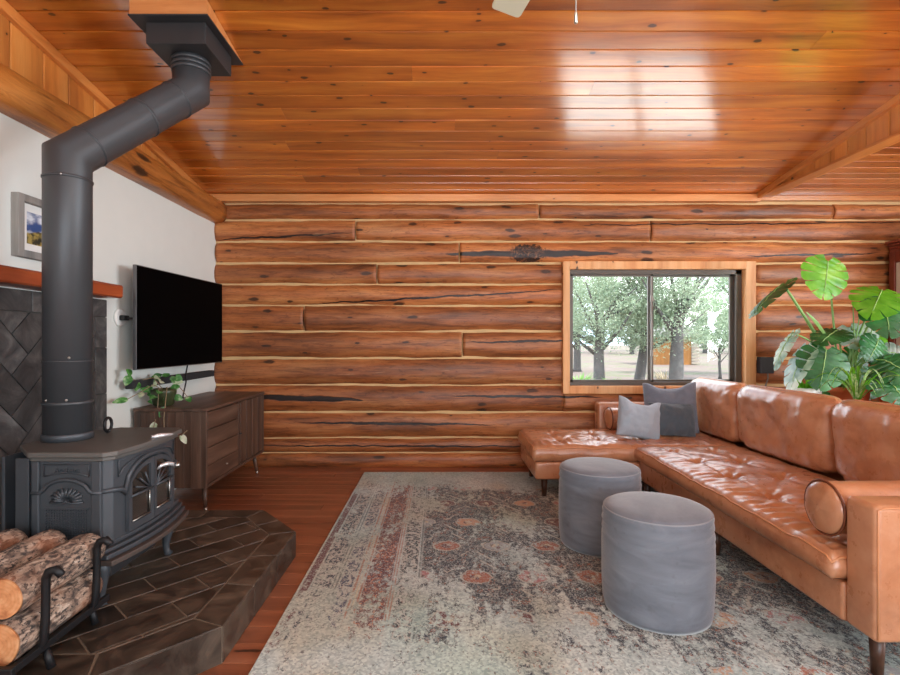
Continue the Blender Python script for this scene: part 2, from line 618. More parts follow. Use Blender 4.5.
struct('ceiling_side_bay', bm, M_ceil)
bm = B()
prism(bm, [(5.3, ceil_z(5.3) + .032), (5.3, 4.1), (-2.8, 4.1), (-2.8, ceil_z(-2.8) + .032)], -2.5, 5.9, 'x')
box(bm, 3.2, 5.9, -2.8, 5.3, 2.70, 2.75)
struct('roof', bm, plain('roof deck', lin(90, 60, 36), .9))
# fascia where the vault drops to the side bay
bm = B()
y = 5.02
random.seed(6)
while y > -2.7:
    w = random.choice((.17, .2, .2))
    prism(bm, [(y - w + .005, 2.66), (y - .005, 2.66), (y - .005, ceil_z(y) + .02), (y - w + .003, ceil_z(y - w) + .02)], 3.12, 3.16, 'x', bev=.005)
    y -= w
fa = struct('wall_fascia_right', bm, M_board)
bm = B()
prism(bm, [(5.02, ceil_z(5.02) - .052), (5.02, ceil_z(5.02) + .003), (-2.7, ceil_z(-2.7) + .003), (-2.7, ceil_z(-2.7) - .052)], 3.085, 3.122, 'x', bev=.005)
box(bm, 3.10, 3.23, -2.7, 4.97, 2.640, 2.663, .004)
struct('trim_3', bm, M_trimY)

# --- walls out of the picture that close the room
M_far = plain('far plaster', lin(214, 200, 178), .9, var=.05, vscale=3)
bm = B(); box(bm, 5.6, 5.75, -2.8, 5.2, -.3, 2.75)
struct('wall_right', bm, M_far)
bm = B(); box(bm, -2.4, 5.75, -2.85, -2.7, -.3, 4.0)
struct('wall_rear', bm, M_far)

# --- window: casing, bronze slider, glass
w1 = bpy.data.objects.new('window_1', None); C.objects.link(w1); w1.location = (2.13, 5.0, .735); w1['kind'] = 'structure'
bm = B()
oX0, oX1, oZ0, oZ1 = 1.20, 3.085, .725, 2.02
iX0, iX1, iZ0, iZ1 = 1.268, 2.985, .800, 1.945
yo, yi = 4.975, 5.13
box(bm, oX0, iX0, yo, yi, oZ0, oZ1, .004)
box(bm, iX1, oX1, yo, yi, oZ0, oZ1, .004)
box(bm, iX0, iX1, yo, yi, iZ1, oZ1, .004)
box(bm, iX0, iX1, yo, yi, oZ0, iZ0, .004)
struct('window_casing', bm, M_frame, w1)
bm = B()
fy0, fy1 = 5.045, 5.12
box(bm, iX0, iX1, fy0, fy1, iZ1 - .045, iZ1, .003)
box(bm, iX0, iX1, fy0, fy1, iZ0, iZ0 + .035, .003)
box(bm, iX0, iX0 + .022, fy0, fy1, iZ0, iZ1, .003)
box(bm, iX1 - .06, iX1, fy0, fy1, iZ0, iZ1, .003)
struct('window_frame', bm, M_bronze, w1)
xm = 2.095
def sash(name, x0, x1, y0, y1, st):
    bm = B()
    zb, zt = iZ0 + .035, iZ1 - .045
    box(bm, x0, x0 + st, y0, y1, zb, zt, .002)
    box(bm, x1 - st, x1, y0, y1, zb, zt, .002)
    box(bm, x0, x1, y0, y1, zb, zb + .022, .002)
    box(bm, x0, x1, y0, y1, zt - .020, zt, .002)
    so = struct(name, bm, M_bronze, w1)
    bm = B(); box(bm, x0 + st, x1 - st, (y0 + y1) / 2 - .002, (y0 + y1) / 2 + .002, zb + .02, zt - .018)
    struct('window_pane', bm, M_glass, so)
    return so
s1 = sash('window_sash', iX0 + .022, xm + .02, 5.055, 5.08, .028)
s2 = sash('window_sash', xm - .02, iX1 - .06, 5.088, 5.113, .034)
bm = B()
box(bm, xm - .006, xm + .006, 5.046, 5.056, iZ0 + .05, iZ1 - .06, .002)
for z in (1.12, 1.66):
    box(bm, xm - .014, xm + .014, 5.034, 5.056, z - .03, z + .03, .006)
struct('window_latch', bm, M_rubber, s1)

# --- slate tiles on the left wall behind the stove: diagonal herringbone inside a border course
mt = Mat('slate tile')
oc = mt.oc(); r = mt.rnd()
offv = mt.n('CombineXYZ', {0: mt.math('MULTIPLY', r, 13.1), 1: mt.math('MULTIPLY', r, 37.7), 2: mt.math('MULTIPLY', r, 23.9)}).outputs[0]
p = mt.vadd(oc, offv)
a = mt.noise(p, 5.5, 6, .62, 1.2)
b = mt.noise(p, 28, 4)
col = mt.ramp(a, [(.30, lin(40, 40, 42)), (.5, lin(66, 66, 66)), (.68, lin(98, 96, 94))])
tv = mt.maprange(r, 0, 1, .62, 1.45, smooth=False)
col = mt.mix(1.0, col, mt.n('CombineColor', {0: tv, 1: tv, 2: tv}).outputs[0], 'MULTIPLY')
mt.set(Base_Color=col, Roughness=.5)
mt.bump(mt.math('ADD', a, mt.math('MULTIPLY', b, .35)), .5, .008)
M_slate = mt.m
M_grout = plain('dark grout', lin(70, 68, 64), .9)
bm = B(); box(bm, XL - .01, XL + .006, 1.2, 3.37, .0, 1.515)
tw = struct('wall_tile_panel', bm, M_grout)
bm = B()
ty0, ty1, tz0, tz1 = 1.2, 3.37, .0, 1.515
bw = .115
z = tz0
def vtile(poly):
    if len(poly) >= 3 and abs(poly_area(poly)) > 4e-4:
        prism(bm, poly, XL + .004, XL + .016, 'x', bev=.0025)
g = .0022
while z < tz1 - bw:
    z2 = min(z + .30, tz1 - bw)
    vtile([(ty1 - bw + g, z + g), (ty1 - g, z + g), (ty1 - g, z2 - g), (ty1 - bw + g, z2 - g)])
    z = z2
y = ty1
while y > ty0:
    y2 = max(y - .31, ty0)
    vtile([(y2 + g, tz1 - bw + g), (y - g, tz1 - bw + g), (y - g, tz1 - g), (y2 + g, tz1 - g)])
    y = y2
clip = [(ty0, tz0), (ty1 - bw - g, tz0), (ty1 - bw - g, tz1 - bw - g), (ty0, tz1 - bw - g)]
TW_, TL_ = .15, .30
ca = math.cos(PI / 4); sa = math.sin(PI / 4)
for i in range(-22, 23):
    for j in range(-12, 13):
        for (bx, by, bw_, bh_) in (((i + 2 * j) * TW_, (i - 2 * j) * TW_, TL_, TW_), ((i + 2 * j + 2) * TW_, (i - 2 * j - 1) * TW_, TW_, TL_)):
            q = [(bx + g, by + g), (bx + bw_ - g, by + g), (bx + bw_ - g, by + bh_ - g), (bx + g, by + bh_ - g)]
            q = [(2.3 + u * ca - v * sa, .75 + u * sa + v * ca) for u, v in q]
            q = clip_poly(q, clip)
            vtile(q)
struct('slate_tiles', bm, M_slate, tw)

# --- raised slate hearth
hp = [(-2.213, 1.66), (-1.15, 1.66), (-.842, 1.97), (-.835, 2.945), (-1.144, 3.316), (-2.213, 3.316)]
HZ = .145
h = thing('hearth', 'raised octagonal slate tiled hearth under the wood stove', 'hearth', (-1.5, 2.48, 0))
bm = B(); prism(bm, hp, .001, HZ - .003)
obj('platform', bm, plain('hearth grout', lin(118, 104, 88), .9), h)
ms = Mat('brown slate')
oc = ms.oc(); r = ms.rnd()
offv = ms.n('CombineXYZ', {0: ms.math('MULTIPLY', r, 13.1), 1: ms.math('MULTIPLY', r, 37.7), 2: ms.math('MULTIPLY', r, 23.9)}).outputs[0]
p = ms.vadd(oc, offv)
a = ms.noise(p, 4.5, 6, .6, 1.6); b = ms.noise(p, 30, 4)
col = ms.ramp(a, [(.30, lin(40, 31, 25)), (.48, lin(66, 53, 43)), (.62, lin(90, 74, 60)), (.75, lin(118, 98, 80))])
tv = ms.maprange(r, 0, 1, .6, 1.3, smooth=False)
col = ms.mix(1.0, col, ms.n('CombineColor', {0: tv, 1: tv, 2: tv}).outputs[0], 'MULTIPLY')
ms.set(Base_Color=col, Roughness=ms.maprange(a, .3, .7, .32, .6))
ms.bump(ms.math('ADD', a, ms.math('MULTIPLY', b, .3)), .35, .006)
M_hslate = ms.m
def inset(poly, d):
    n = len(poly); out = []
    for i in range(n):
        p0, p1, p2 = V(poly[i - 1]).to_2d(), V(poly[i]).to_2d(), V(poly[(i + 1) % n]).to_2d()
        e1, e2 = (p1 - p0).normalized(), (p2 - p1).normalized()
        n1, n2 = V((-e1.y, e1.x)), V((-e2.y, e2.x))
        bis = (n1 + n2).normalized()
        out.append(tuple(p1 + bis * (d / max(.3, bis.dot(n1)))))
    return out
bm = B()
g = .004
inner = inset([tuple(q) for q in hp], .135)
def htile(poly):
    if len(poly) >= 3 and abs(poly_area(poly)) > 3e-4:
        prism(bm, poly, HZ - .010, HZ, 'z', bev=.0025)
# border course, mitred at the corners
for i in range(len(hp)):
    a0, a1 = V(hp[i]), V(hp[(i + 1) % len(hp)])
    b0, b1 = V(inner[i]), V(inner[(i + 1) % len(hp)])
    L = (a1 - a0).length
    k = max(1, round(L / .31))
    e = (a1 - a0).normalized() * g
    for j in range(k):
        t0, t1 = j / k, (j + 1) / k
        q = [a0.lerp(a1, t0) + e, a0.lerp(a1, t1) - e, b0.lerp(b1, t1) - e, b0.lerp(b1, t0) + e]
        nn = V((-e.y, e.x)).normalized() * g
        q = [q[0], q[1], q[2] - nn, q[3] - nn]
        htile([tuple(v) for v in q])
clip = inset([tuple(q) for q in hp], .135 + g)
ang = math.radians(48)
ca, sa = math.cos(ang), math.sin(ang)
for i in range(-14, 15):
    for j in range(-9, 10):
        u0 = j * .33 + (.165 if i % 2 else 0) ; v0 = i * .165
        q = [(u0 + g, v0 + g), (u0 + .33 - g, v0 + g), (u0 + .33 - g, v0 + .165 - g), (u0 + g, v0 + .165 - g)]
        q = [(-1.5 + u * ca - v * sa, 2.48 + u * sa + v * ca) for u, v in q]
        htile(clip_poly(q, clip))
# upright face tiles
for i in range(1, 5):
    a0, a1 = V(hp[i]).to_3d(), V(hp[(i + 1) % len(hp)]).to_3d()
    if i == 0:
        continue
    L = (a1 - a0).length; k = max(1, round(L / .31)); d = (a1 - a0).normalized(); nn = V((d.y, -d.x, 0))
    for j in range(k):
        s0, s1 = L * j / k + g * .6, L * (j + 1) / k - g * .6
        n0 = len(bm.verts)
        box(bm, s0, s1, -.004, .006, .003, HZ - .004, .002, 1)
        xform(bm, n0, Matrix(((d.x, -d.y, 0, a0.x), (d.y, d.x, 0, a0.y), (0, 0, 1, 0), (0, 0, 0, 1))))
obj('slate_tiles', bm, M_hslate, h)
# ================================================================ LEFT SIDE: mantel, picture, TV, console, stove, firewood
M_black = plain('black painted steel', lin(44, 45, 47), .5, .0, var=.1, vscale=14)
M_pipe = plain('stove pipe black', lin(66, 68, 71), .44, .25, var=.14, vscale=5)
M_iron = plain('grey black cast iron', lin(72, 76, 81), .46, .35, var=.12, vscale=9, bump=.12, bscale=160)
M_irontop = plain('worn iron top', lin(98, 95, 91), .48, .3, var=.2, vscale=7, bump=.1, bscale=120)
M_wrought = plain('black wrought iron', lin(26, 26, 28), .5, .3)
M_chrome = plain('chrome', lin(225, 226, 228), .25, .6)
M_nickel = plain('brushed nickel', lin(180, 178, 172), .35, 1.0)
M_tvscreen = plain('screen', (.0012, .0012, .0014, 1), .6, spec=.02)
M_plastic = plain('black plastic', lin(22, 22, 24), .5)
M_silver = plain('silver edge', lin(120, 120, 122), .35, .8)
M_white = plain('white paint', lin(235, 234, 230), .5)

# --- mantel shelf
m = thing('mantel_shelf', 'reddish wooden mantel beam above the slate wall tiles', 'mantel shelf', (-2.14, 2.2, 1.52))
bm = B()
rings = []
n, ny = 4, 40
for i in range(ny + 1):
    y = 1.15 + (3.30 - 1.15) * i / ny
    q = []
    for (x, z) in ((-2.214, 1.521), (-2.063, 1.521), (-2.053, 1.530), (-2.053, 1.592), (-2.063, 1.602), (-2.214, 1.602)):
        w = .004 * noise.noise(V((y * 3, x * 5, z * 9)))
        q.append(bm.verts.new((x + (w if x > -2.2 else 0), y, z + w)))
    rings.append(q)
for i in range(ny):
    for j in range(6):
        bm.faces.new((rings[i][j], rings[i][(j + 1) % 6], rings[i + 1][(j + 1) % 6], rings[i + 1][j]))
bm.faces.new(rings[0]); bm.faces.new(rings[-1])
bmesh.ops.recalc_face_normals(bm, faces=bm.faces)
auto_smooth(obj('beam', bm, M_mantel, m), 35)

# --- framed landscape photograph
t = thing('picture_frame', 'grey wood framed mountain landscape picture on the white wall behind the stovepipe', 'picture', (-2.2, 2.87, 1.69))
y0, y1, z0, z1 = 2.63, 3.10, 1.685, 2.015
bm = B()
fw = .038
for a in ((y0, y0 + fw, z0, z1), (y1 - fw, y1, z0, z1), (y0 + fw, y1 - fw, z0, z0 + fw), (y0 + fw, y1 - fw, z1 - fw, z1)):
    box(bm, -2.214, -2.172, a[0], a[1], a[2], a[3], .002)
obj('frame', bm, wood('grey barnwood', lin(110, 110, 108), lin(140, 140, 138), lin(166, 166, 164), 'Z', (14, 14), rough=.7, tint=.08, fine=.6), t)
bm = B(); box(bm, -2.213, -2.200, y0 + fw, y1 - fw, z0 + fw, z1 - fw)
obj('mat_board', bm, plain('mat board', lin(236, 236, 232), .8), t)
mp = Mat('landscape print')
oc = mp.oc(); x_, y_, z_ = mp.sep(oc)
nz = mp.noise(mp.scale(oc, (1, 9, 9)), 1.0, 5, .6)
sky = mp.mix(mp.maprange(mp.noise(mp.scale(oc, (1, 7, 16)), 1.0, 4), .42, .62), lin(52, 84, 140), lin(226, 232, 240))
hh = mp.math('ADD', z_, mp.math('MULTIPLY', mp.math('SUBTRACT', nz, .5), .12))
land = mp.mix(mp.maprange(mp.noise(mp.scale(oc, (1, 25, 25)), 1.0, 4), .4, .6), lin(44, 48, 40), lin(168, 150, 84))
colp = mp.mix(mp.maprange(hh, .128, .140), land, sky)
mp.set(Base_Color=colp, Roughness=.35)
bm = B(); box(bm, -2.201, -2.199, y0 + .085, y1 - .085, z0 + .08, z1 - .08)
obj('print', bm, mp.m, t)

# --- television on a wall bracket
t = thing('television', 'large black flat screen television mounted on the white wall', 'television', (-2.05, 4.08, 1.04))
p0, p1 = V((-2.065, 3.47)), V((-2.01, 4.71))
d = (p1 - p0).normalized(); nrm = V((d.y, -d.x))
L = (p1 - p0).length
MT = Matrix(((d.x, nrm.x, 0, p0.x), (d.y, nrm.y, 0, p0.y), (0, 0, 1, 0), (0, 0, 0, 1)))   # local x along screen, y out of screen
def tvb(bm, *a, **k):
    n0 = len(bm.verts); box(bm, *a, **k); xform(bm, n0, MT)
bm = B(); tvb(bm, 0, L, -.028, -.002, 1.045, 1.765, bev=.003)
obj('case', bm, M_silver, t, label='silver edged case')
bm = B(); tvb(bm, .006, L - .006, -.004, .001, 1.051, 1.759)
obj('screen', bm, M_tvscreen, t)
bm = B(); tvb(bm, .12, L - .12, -.06, -.026, 1.10, 1.5, bev=.01)
obj('back_housing', bm, M_plastic, t)
bm = B()
box(bm, -2.213, -2.195, 3.93, 4.23, 1.25, 1.58, .004)
tube(bm, [(-2.2, 4.05, 1.45), (-2.13, 3.86, 1.45), (-2.105, 3.75, 1.45)], .018, 8)
tube(bm, [(-2.2, 4.1, 1.36), (-2.13, 4.0, 1.36), (-2.10, 4.05, 1.36)], .018, 8)
box(bm, -2.11, -2.098, 3.62, 3.66, 1.2, 1.6, .002)
obj('wall_mount', bm, M_plastic, t)
bm = B()
tube(bm, [(-2.06, 4.21, 1.10), (-2.085, 4.21, 1.04), (-2.097, 4.212, .98), (-2.098, 4.212, .90), (-2.12, 4.212, .80), (-2.125, 4.212, .766)], .006, 6)
obj('power_cord', bm, M_plastic, t)
# round socket cover with a hook beside the TV
t = thing('wall_outlet', 'round white outlet cover with black plug left of the television', 'outlet', (-2.2, 3.50, 1.33))
bm = B(); n0 = 0
lathe(bm, [(.062, 0), (.062, .012), (.052, .018), (.0, .0185)][:3], (0, 0, 0), 28)
xform(bm, 0, Matrix(((0, 0, 1, -2.214), (1, 0, 0, 3.52), (0, 1, 0, 1.405), (0, 0, 0, 1))))
obj('cover', bm, M_white, t)
bm = B(); box(bm, -2.197, -2.16, 3.49, 3.55, 1.385, 1.42, .006); tube(bm, [(-2.17, 3.52, 1.40), (-2.12, 3.58, 1.40), (-2.10, 3.63, 1.405)], .009, 6)
obj('plug', bm, M_plastic, t)

# --- soundbar
t = thing('soundbar', 'long slim black soundbar on the wall under the television', 'soundbar', (-2.14, 4.05, .90))
bm = B(); box(bm, -2.165, -2.108, 3.50, 4.77, .912, .968, .008)
obj('body', bm, plain('speaker cloth', lin(40, 40, 43), .8, bump=.2, bscale=700), t)
for y in (3.75, 4.4):
    bm = B(); box(bm, -2.2135, -2.163, y, y + .06, .925, .955, .002)
    obj('bracket', bm, M_plastic, t)

# --- media console
M_wal = lambda nm, ax: wood(nm, lin(58, 42, 34), lin(88, 66, 54), lin(116, 90, 76), ax, (16, 22), rough=.45, tint=.22, fine=.55, bumpk=.08, knots=None)
M_walY, M_walZ = M_wal('walnut grey brown along', 'Y'), M_wal('walnut grey brown upright', 'Z')
cx0, cx1, cy0, cy1, cz0, cz1 = -2.186, -1.668, 3.64, 4.83, .19, .762
t = thing('media_console', 'dark walnut media console with drawers and slatted door under the television', 'media console', (-1.93, 4.23, 0))
bm = B(); box(bm, cx0 - .003, cx1 + .006, cy0 - .006, cy1 + .004, cz1 - .024, cz1, .003)
obj('top', bm, M_walY, t)
bm = B()
x = cx0
random.seed(4)
while x < cx1 - .01:                                   # end panel of upright boards
    w = random.choice((.045, .06, .075))
    b = min(x + w, cx1)
    box(bm, x + .0006, b - .0006, cy0 + random.choice((0, 0, .003)), cy0 + .022, cz0, cz1 - .026, .0015, 1)
    x = b
obj('side_panel', bm, M_walZ, t)
bm = B(); box(bm, cx0, cx1, cy1 - .022, cy1, cz0, cz1 - .026, .002)
obj('side_panel', bm, M_walZ, t)
bm = B()
box(bm, cx0, cx1 - .02, cy0 + .024, cy1 - .024, cz0 + .002, cz0 + .024)
box(bm, cx0, cx0 + .012, cy0 + .024, cy1 - .024, cz0 + .024, cz1 - .026)
box(bm, cx0 + .02, cx1 - .02, 4.214, 4.232, cz0 + .026, cz1 - .028)
obj('carcass', bm, M_walY, t)
bm = B(); box(bm, cx1 - .018, cx1, cy0 + .022, cy1 - .022, cz0, cz0 + .022, .002)
obj('bottom_rail', bm, M_walY, t)
# four drawers
dz = (cz1 - .028 - cz0 - .026) / 4
for k in range(4):
    z0 = cz0 + .025 + k * dz
    bm = B(); box(bm, cx1 - .02, cx1 - .001, cy0 + .026, 4.214, z0 + .002, z0 + dz - .002, .002)
    dr = obj('drawer', bm, M_walY, t)
    if k == 0:
        bm = B(); tube(bm, [(cx1 - .004, 3.98, z0 + dz * .55), (cx1 + .012, 3.98, z0 + dz * .55)], .007, 10)
        obj('knob', bm, M_nickel, dr, True, label='small nickel knob')
bm = B()
y = 4.234
while y < cy1 - .024:
    w = random.choice((.04, .055, .075, .09))
    b = min(y + w, cy1 - .024)
    if cy1 - .024 - b < .02:
        b = cy1 - .024
    box(bm, cx1 - .02, cx1 - .001 - random.choice((0, .004)), y + .0006, b - .0006, cz0 + .027, cz1 - .03, .0015, 1)
    y = b
dr = obj('door', bm, M_walZ, t)
bm = B(); tube(bm, [(cx1 - .004, 4.26, .47), (cx1 + .012, 4.26, .47)], .006, 10)
obj('knob', bm, M_plastic, dr, True)
for (lx, ly, sx, sy) in ((cx1 - .06, cy0 + .10, 1, -1), (cx1 - .06, cy1 - .10, 1, 1), (cx0 + .06, cy0 + .10, -1, -1), (cx0 + .06, cy1 - .10, -1, 1)):
    bm = B(); tube(bm, [(lx, ly, cz0), (lx + .02 * sx, ly + .025 * sy, .03)], [.019, .013], 12)
    lg = obj('leg', bm, M_walZ, t)
    bm = B(); tube(bm, [(lx + .02 * sx, ly + .025 * sy, .032), (lx + .0235 * sx, ly + .029 * sy, .001)], [.0135, .012], 12)
    obj('leg_tip', bm, M_nickel, lg, label='brushed metal leg tip')

# --- pothos in a dark pot on the console
mleaf = lambda nm, a, b, c, tr=.25, ns=9: _leaf(nm, a, b, c, tr, ns)
def _leaf(nm, a, b, c, trn, ns):
    m = Mat(nm)
    f = m.noise(m.oc(), ns, 3)
    r = m.rnd()
    col = m.ramp(f, [(.3, a), (.52, b), (.72, c)])
    m.set(Base_Color=col, Roughness=.38)
    ts = m.n('BsdfTranslucent', {'Color': m.mix(1.0, col, (1.5, 1.7, .7, 1), 'MULTIPLY')})
    mx = m.n('MixShader', {0: trn, 1: m.p.outputs[0], 2: ts.outputs[0]})
    m.t.links.new(mx.outputs[0], m.out.inputs[0])
    return m.m
M_poth = mleaf('pothos leaf', lin(40, 92, 40), lin(84, 146, 74), lin(186, 208, 170), .25, 30)
M_pothpale = mleaf('pale pothos leaf', lin(150, 176, 130), lin(196, 208, 180), lin(220, 222, 206), .2, 30)
M_vine = plain('vine stem', lin(150, 128, 100), .6)

def leaf_shape(bm, base, tip, normal, width, kind='heart', droop=.1, fold=.15, mi=0):
    base, tip, normal = V(base), V(tip), V(normal)
    ax = tip - base
    L = ax.length
    ax.normalize()
    side = ax.cross(normal).normalized()
    nn = side.cross(ax).normalized()
    n = 8
    rows_ = []
    for i in range(n + 1):
        t = i / n
        if kind == 'heart':
            w = width * .5 * math.sin(PI * min(1, t * .93 + .07)) ** .75 * (1.15 - .45 * t)
        elif kind == 'blade':
            w = width * .5 * (min(1, t * 6 + .45)) * (1 - t ** 3)
        else:
            w = width * .5 * math.sin(PI * (t * .96 + .02)) ** .8
        c = base + ax * (L * t) - nn * (droop * L * t * t)
        back = -ax * (.12 * width) * (1 - t) if kind == 'heart' else V((0, 0, 0))
        rows_.append((bm.verts.new(c - side * w + nn * (w * fold) + back), bm.verts.new(c), bm.verts.new(c + side * w + nn * (w * fold) + back)))
    for i in range(n):
        for j in (0, 1):
            f = bm.faces.new((rows_[i][j], rows_[i][j + 1], rows_[i + 1][j + 1], rows_[i + 1][j]))
            f.smooth = True
            f.material_index = mi

t = thing('potted_pothos', 'small trailing green pothos in a dark pot on the walnut console', 'potted plant', (-2.06, 3.80, cz1))
bm = B(); lathe(bm, [(.062, 0), (.072, .01), (.088, .10), (.090, .125), (.082, .125), (.078, .105)], (-2.06, 3.80, cz1 + .0005), 28)
obj('pot', bm, plain('olive glazed pot', lin(58, 64, 40), .3, var=.15), t)
bm = B(); lathe(bm, [(.078, .0), (.05, .008), (.01, .012)], (-2.06, 3.80, cz1 + .103), 20)
obj('soil', bm, plain('soil', lin(50, 38, 28), .95, var=.3, vscale=60), t)
random.seed(21)
P0 = V((-2.06, 3.80, cz1 + .115))
def vine(pts, r=.0028):
    bm = B(); tube(bm, pts, r, 6); obj('vine', bm, M_vine, t)
vines = [
    [P0, P0 + V((.02, -.10, .02)), (-2.03, 3.66, .72), (-2.03, 3.60, .60), (-2.02, 3.58, .53)],
    [P0, P0 + V((.07, -.08, .03)), (-1.96, 3.62, .70), (-1.935, 3.58, .56), (-1.91, 3.565, .50)],
    [(-1.93, 3.58, .56), (-1.87, 3.56, .565), (-1.80, 3.55, .585), (-1.76, 3.55, .62)],
    [P0, P0 + V((-.01, -.12, .05)), (-2.10, 3.56, .88), (-2.11, 3.44, .85)],
    [P0, P0 + V((-.02, -.10, .10)), (-2.13, 3.58, .96), (-2.12, 3.48, 1.0)],
    [P0, P0 + V((.08, .04, .04)), (-1.93, 3.84, .86), (-1.89, 3.82, .82)]]
for v in vines:
    vine(v)
def pleaf(base, tip, w, mat=None, nrm=(.5, -.75, .45)):
    bm = B(); leaf_shape(bm, base, tip, nrm, w, 'heart', .12, .18)
    obj('leaf', bm, mat or M_poth, t)
for k in range(30):
    a = random.uniform(0, 2 * PI); rr = random.uniform(.03, .12)
    b = P0 + V((rr * math.cos(a) * .9, rr * math.sin(a) - .03, random.uniform(-.08, .10)))
    if b.x < -2.16:
        b.x = -2.14
    dl = random.uniform(.04, .07)
    dv = V((math.cos(a), math.sin(a) - .3, random.uniform(-.7, .5))).normalized() * dl
    if b.x + dv.x < -2.19:
        dv.x = abs(dv.x)
    pleaf(b, b + dv, random.uniform(.04, .06), M_pothpale if k % 5 == 0 else M_poth, (.5 + random.uniform(-.4, .4), -.75, .45 + random.uniform(-.3, .3)))
for b, tp, w, mm in (((-2.12, 3.48, 1.0), (-2.13, 3.45, .94), .06, None), ((-2.12, 3.50, 1.01), (-2.11, 3.44, 1.05), .05, None), ((-2.11, 3.56, .95), (-2.10, 3.52, .90), .05, None),
                     ((-2.11, 3.44, .85), (-2.16, 3.36, .84), .045, None), ((-2.09, 3.58, .88), (-2.06, 3.50, .86), .04, M_pothpale),
                     ((-2.03, 3.64, .66), (-2.05, 3.60, .60), .045, M_pothpale), ((-2.02, 3.58, .53), (-2.08, 3.56, .50), .05, None), ((-2.02, 3.58, .53), (-1.98, 3.57, .47), .05, None),
                     ((-2.10, 3.57, .55), (-2.15, 3.55, .53), .045, M_pothpale), ((-1.80, 3.55, .585), (-1.76, 3.54, .53), .045, M_pothpale),
                     ((-1.93, 3.70, .75), (-1.95, 3.66, .69), .07, None), ((-1.97, 3.66, .76), (-2.0, 3.63, .70), .06, None), ((-1.89, 3.82, .82), (-1.86, 3.80, .79), .05, None)):
    pleaf(b, tp, w, mm)

# --- wood stove
t = thing('wood_stove', 'dark grey cast iron wood stove on the slate hearth', 'wood stove', (-1.6, 2.375, HZ))
yc = 2.375
def plan(d=0.0):
    """stove footprint, d = outward growth"""
    return [(-1.675, 2.10 - d), (-1.388 + d * .6, 2.10 - d), (-1.364 + d, 2.128 - d * .6), (-1.348 + d, 2.25), (-1.345 + d, yc), (-1.348 + d, 2.50), (-1.364 + d, 2.622 + d * .6), (-1.388 + d * .6, 2.65 + d),
            (-1.675, 2.65 + d), (-1.80 - d, 2.53), (-1.80 - d, 2.22)]
bm = B(); prism(bm, plan(0), .345, .765, 'z', bev=.006)
obj('firebox', bm, M_iron, t)
bm = B(); prism(bm, plan(.030), .768, .792, 'z', bev=.007); prism(bm, plan(.014), .752, .769, 'z', bev=.004)
obj('top_plate', bm, M_irontop, t, label='worn flat top plate')
bm = B(); prism(bm, plan(.012), .335, .352, 'z', bev=.004); prism(bm, plan(.006), .352, .366, 'z', bev=.003)
obj('base_moulding', bm, M_iron, t)
# side relief: posts, upper panel, arched moulding, shell, grille
fy = 2.10
bm = B()
box(bm, -1.675, -1.645, fy - .012, fy + .01, .37, .752, .004)
box(bm, -1.43, -1.39, fy - .012, fy + .01, .37, .752, .004)
arch = [(-1.675, .622), (-1.645, .622), (-1.632, .630)] + [(-1.632 + .194 * k / 12, .630 + .046 * math.sin(PI * k / 12) ** .6) for k in range(1, 12)] + [(-1.438, .630), (-1.425, .622), (-1.385, .622)]
tube(bm, [(x, fy - .008, z) for x, z in arch], .0085, 6)
obj('arch_moulding', bm, M_iron, t)
bm = B()
pz = [(-1.63, .690), (-1.63, .735), (-1.445, .735), (-1.445, .690)]
tube(bm, [(x, fy - .001, z) for x, z in pz], .004, 6)
tube(bm, [(-1.63 + .185 * k / 8, fy - .001, .688 + .016 * math.sin(PI * k / 8)) for k in range(9)], .004, 6)
obj('name_panel', bm, M_iron, t)
cu = bpy.data.curves.new('lettering', 'FONT'); cu.body = 'Acclaim'; cu.size = .026; cu.extrude = .002; cu.align_x = 'CENTER'; cu.space_character = 1.25
tmp = bpy.data.objects.new('lettering_curve', cu); C.objects.link(tmp)
dg = bpy.context.evaluated_depsgraph_get(); dg.update()
me = bpy.data.meshes.new_from_object(tmp.evaluated_get(dg))
bpy.data.objects.remove(tmp)
bm = B(); bm.from_mesh(me)
xform(bm, 0, Matrix(((1, 0, 0, -1.535), (0, 0, -1, fy - .002), (0, 1, 0, .707), (0, 0, 0, 1))))
obj('raised_lettering', bm, M_iron, t, label='raised maker lettering')
bm = B()
for k in range(11):
    a = math.radians(8 + 164 * k / 10)
    L = .062 if 0 < k < 10 else .055
    c0 = V((-1.535, fy - .002, .585)); dv = V((math.cos(a) * 1.15, 0, math.sin(a) * .92))
    tube(bm, [c0 + dv * .012, c0 + dv * L * .6 + V((0, -.006, 0)), c0 + dv * L], [.003, .0075, .005], 6)
tube(bm, [(-1.605, fy - .003, .582), (-1.555, fy - .005, .577), (-1.535, fy - .006, .586), (-1.515, fy - .005, .577), (-1.465, fy - .003, .582)], .005, 6)
obj('shell_emblem', bm, M_iron, t)
bm = B()
box(bm, -1.63, -1.445, fy - .006, fy, .552, .560, .002)
z = .38
while z < .548:
    x = -1.625
    while x < -1.45:
        box(bm, x, x + .006, fy - .005, fy, z, z + .006)
        x += .011
    z += .011
obj('side_grille', bm, M_iron, t)
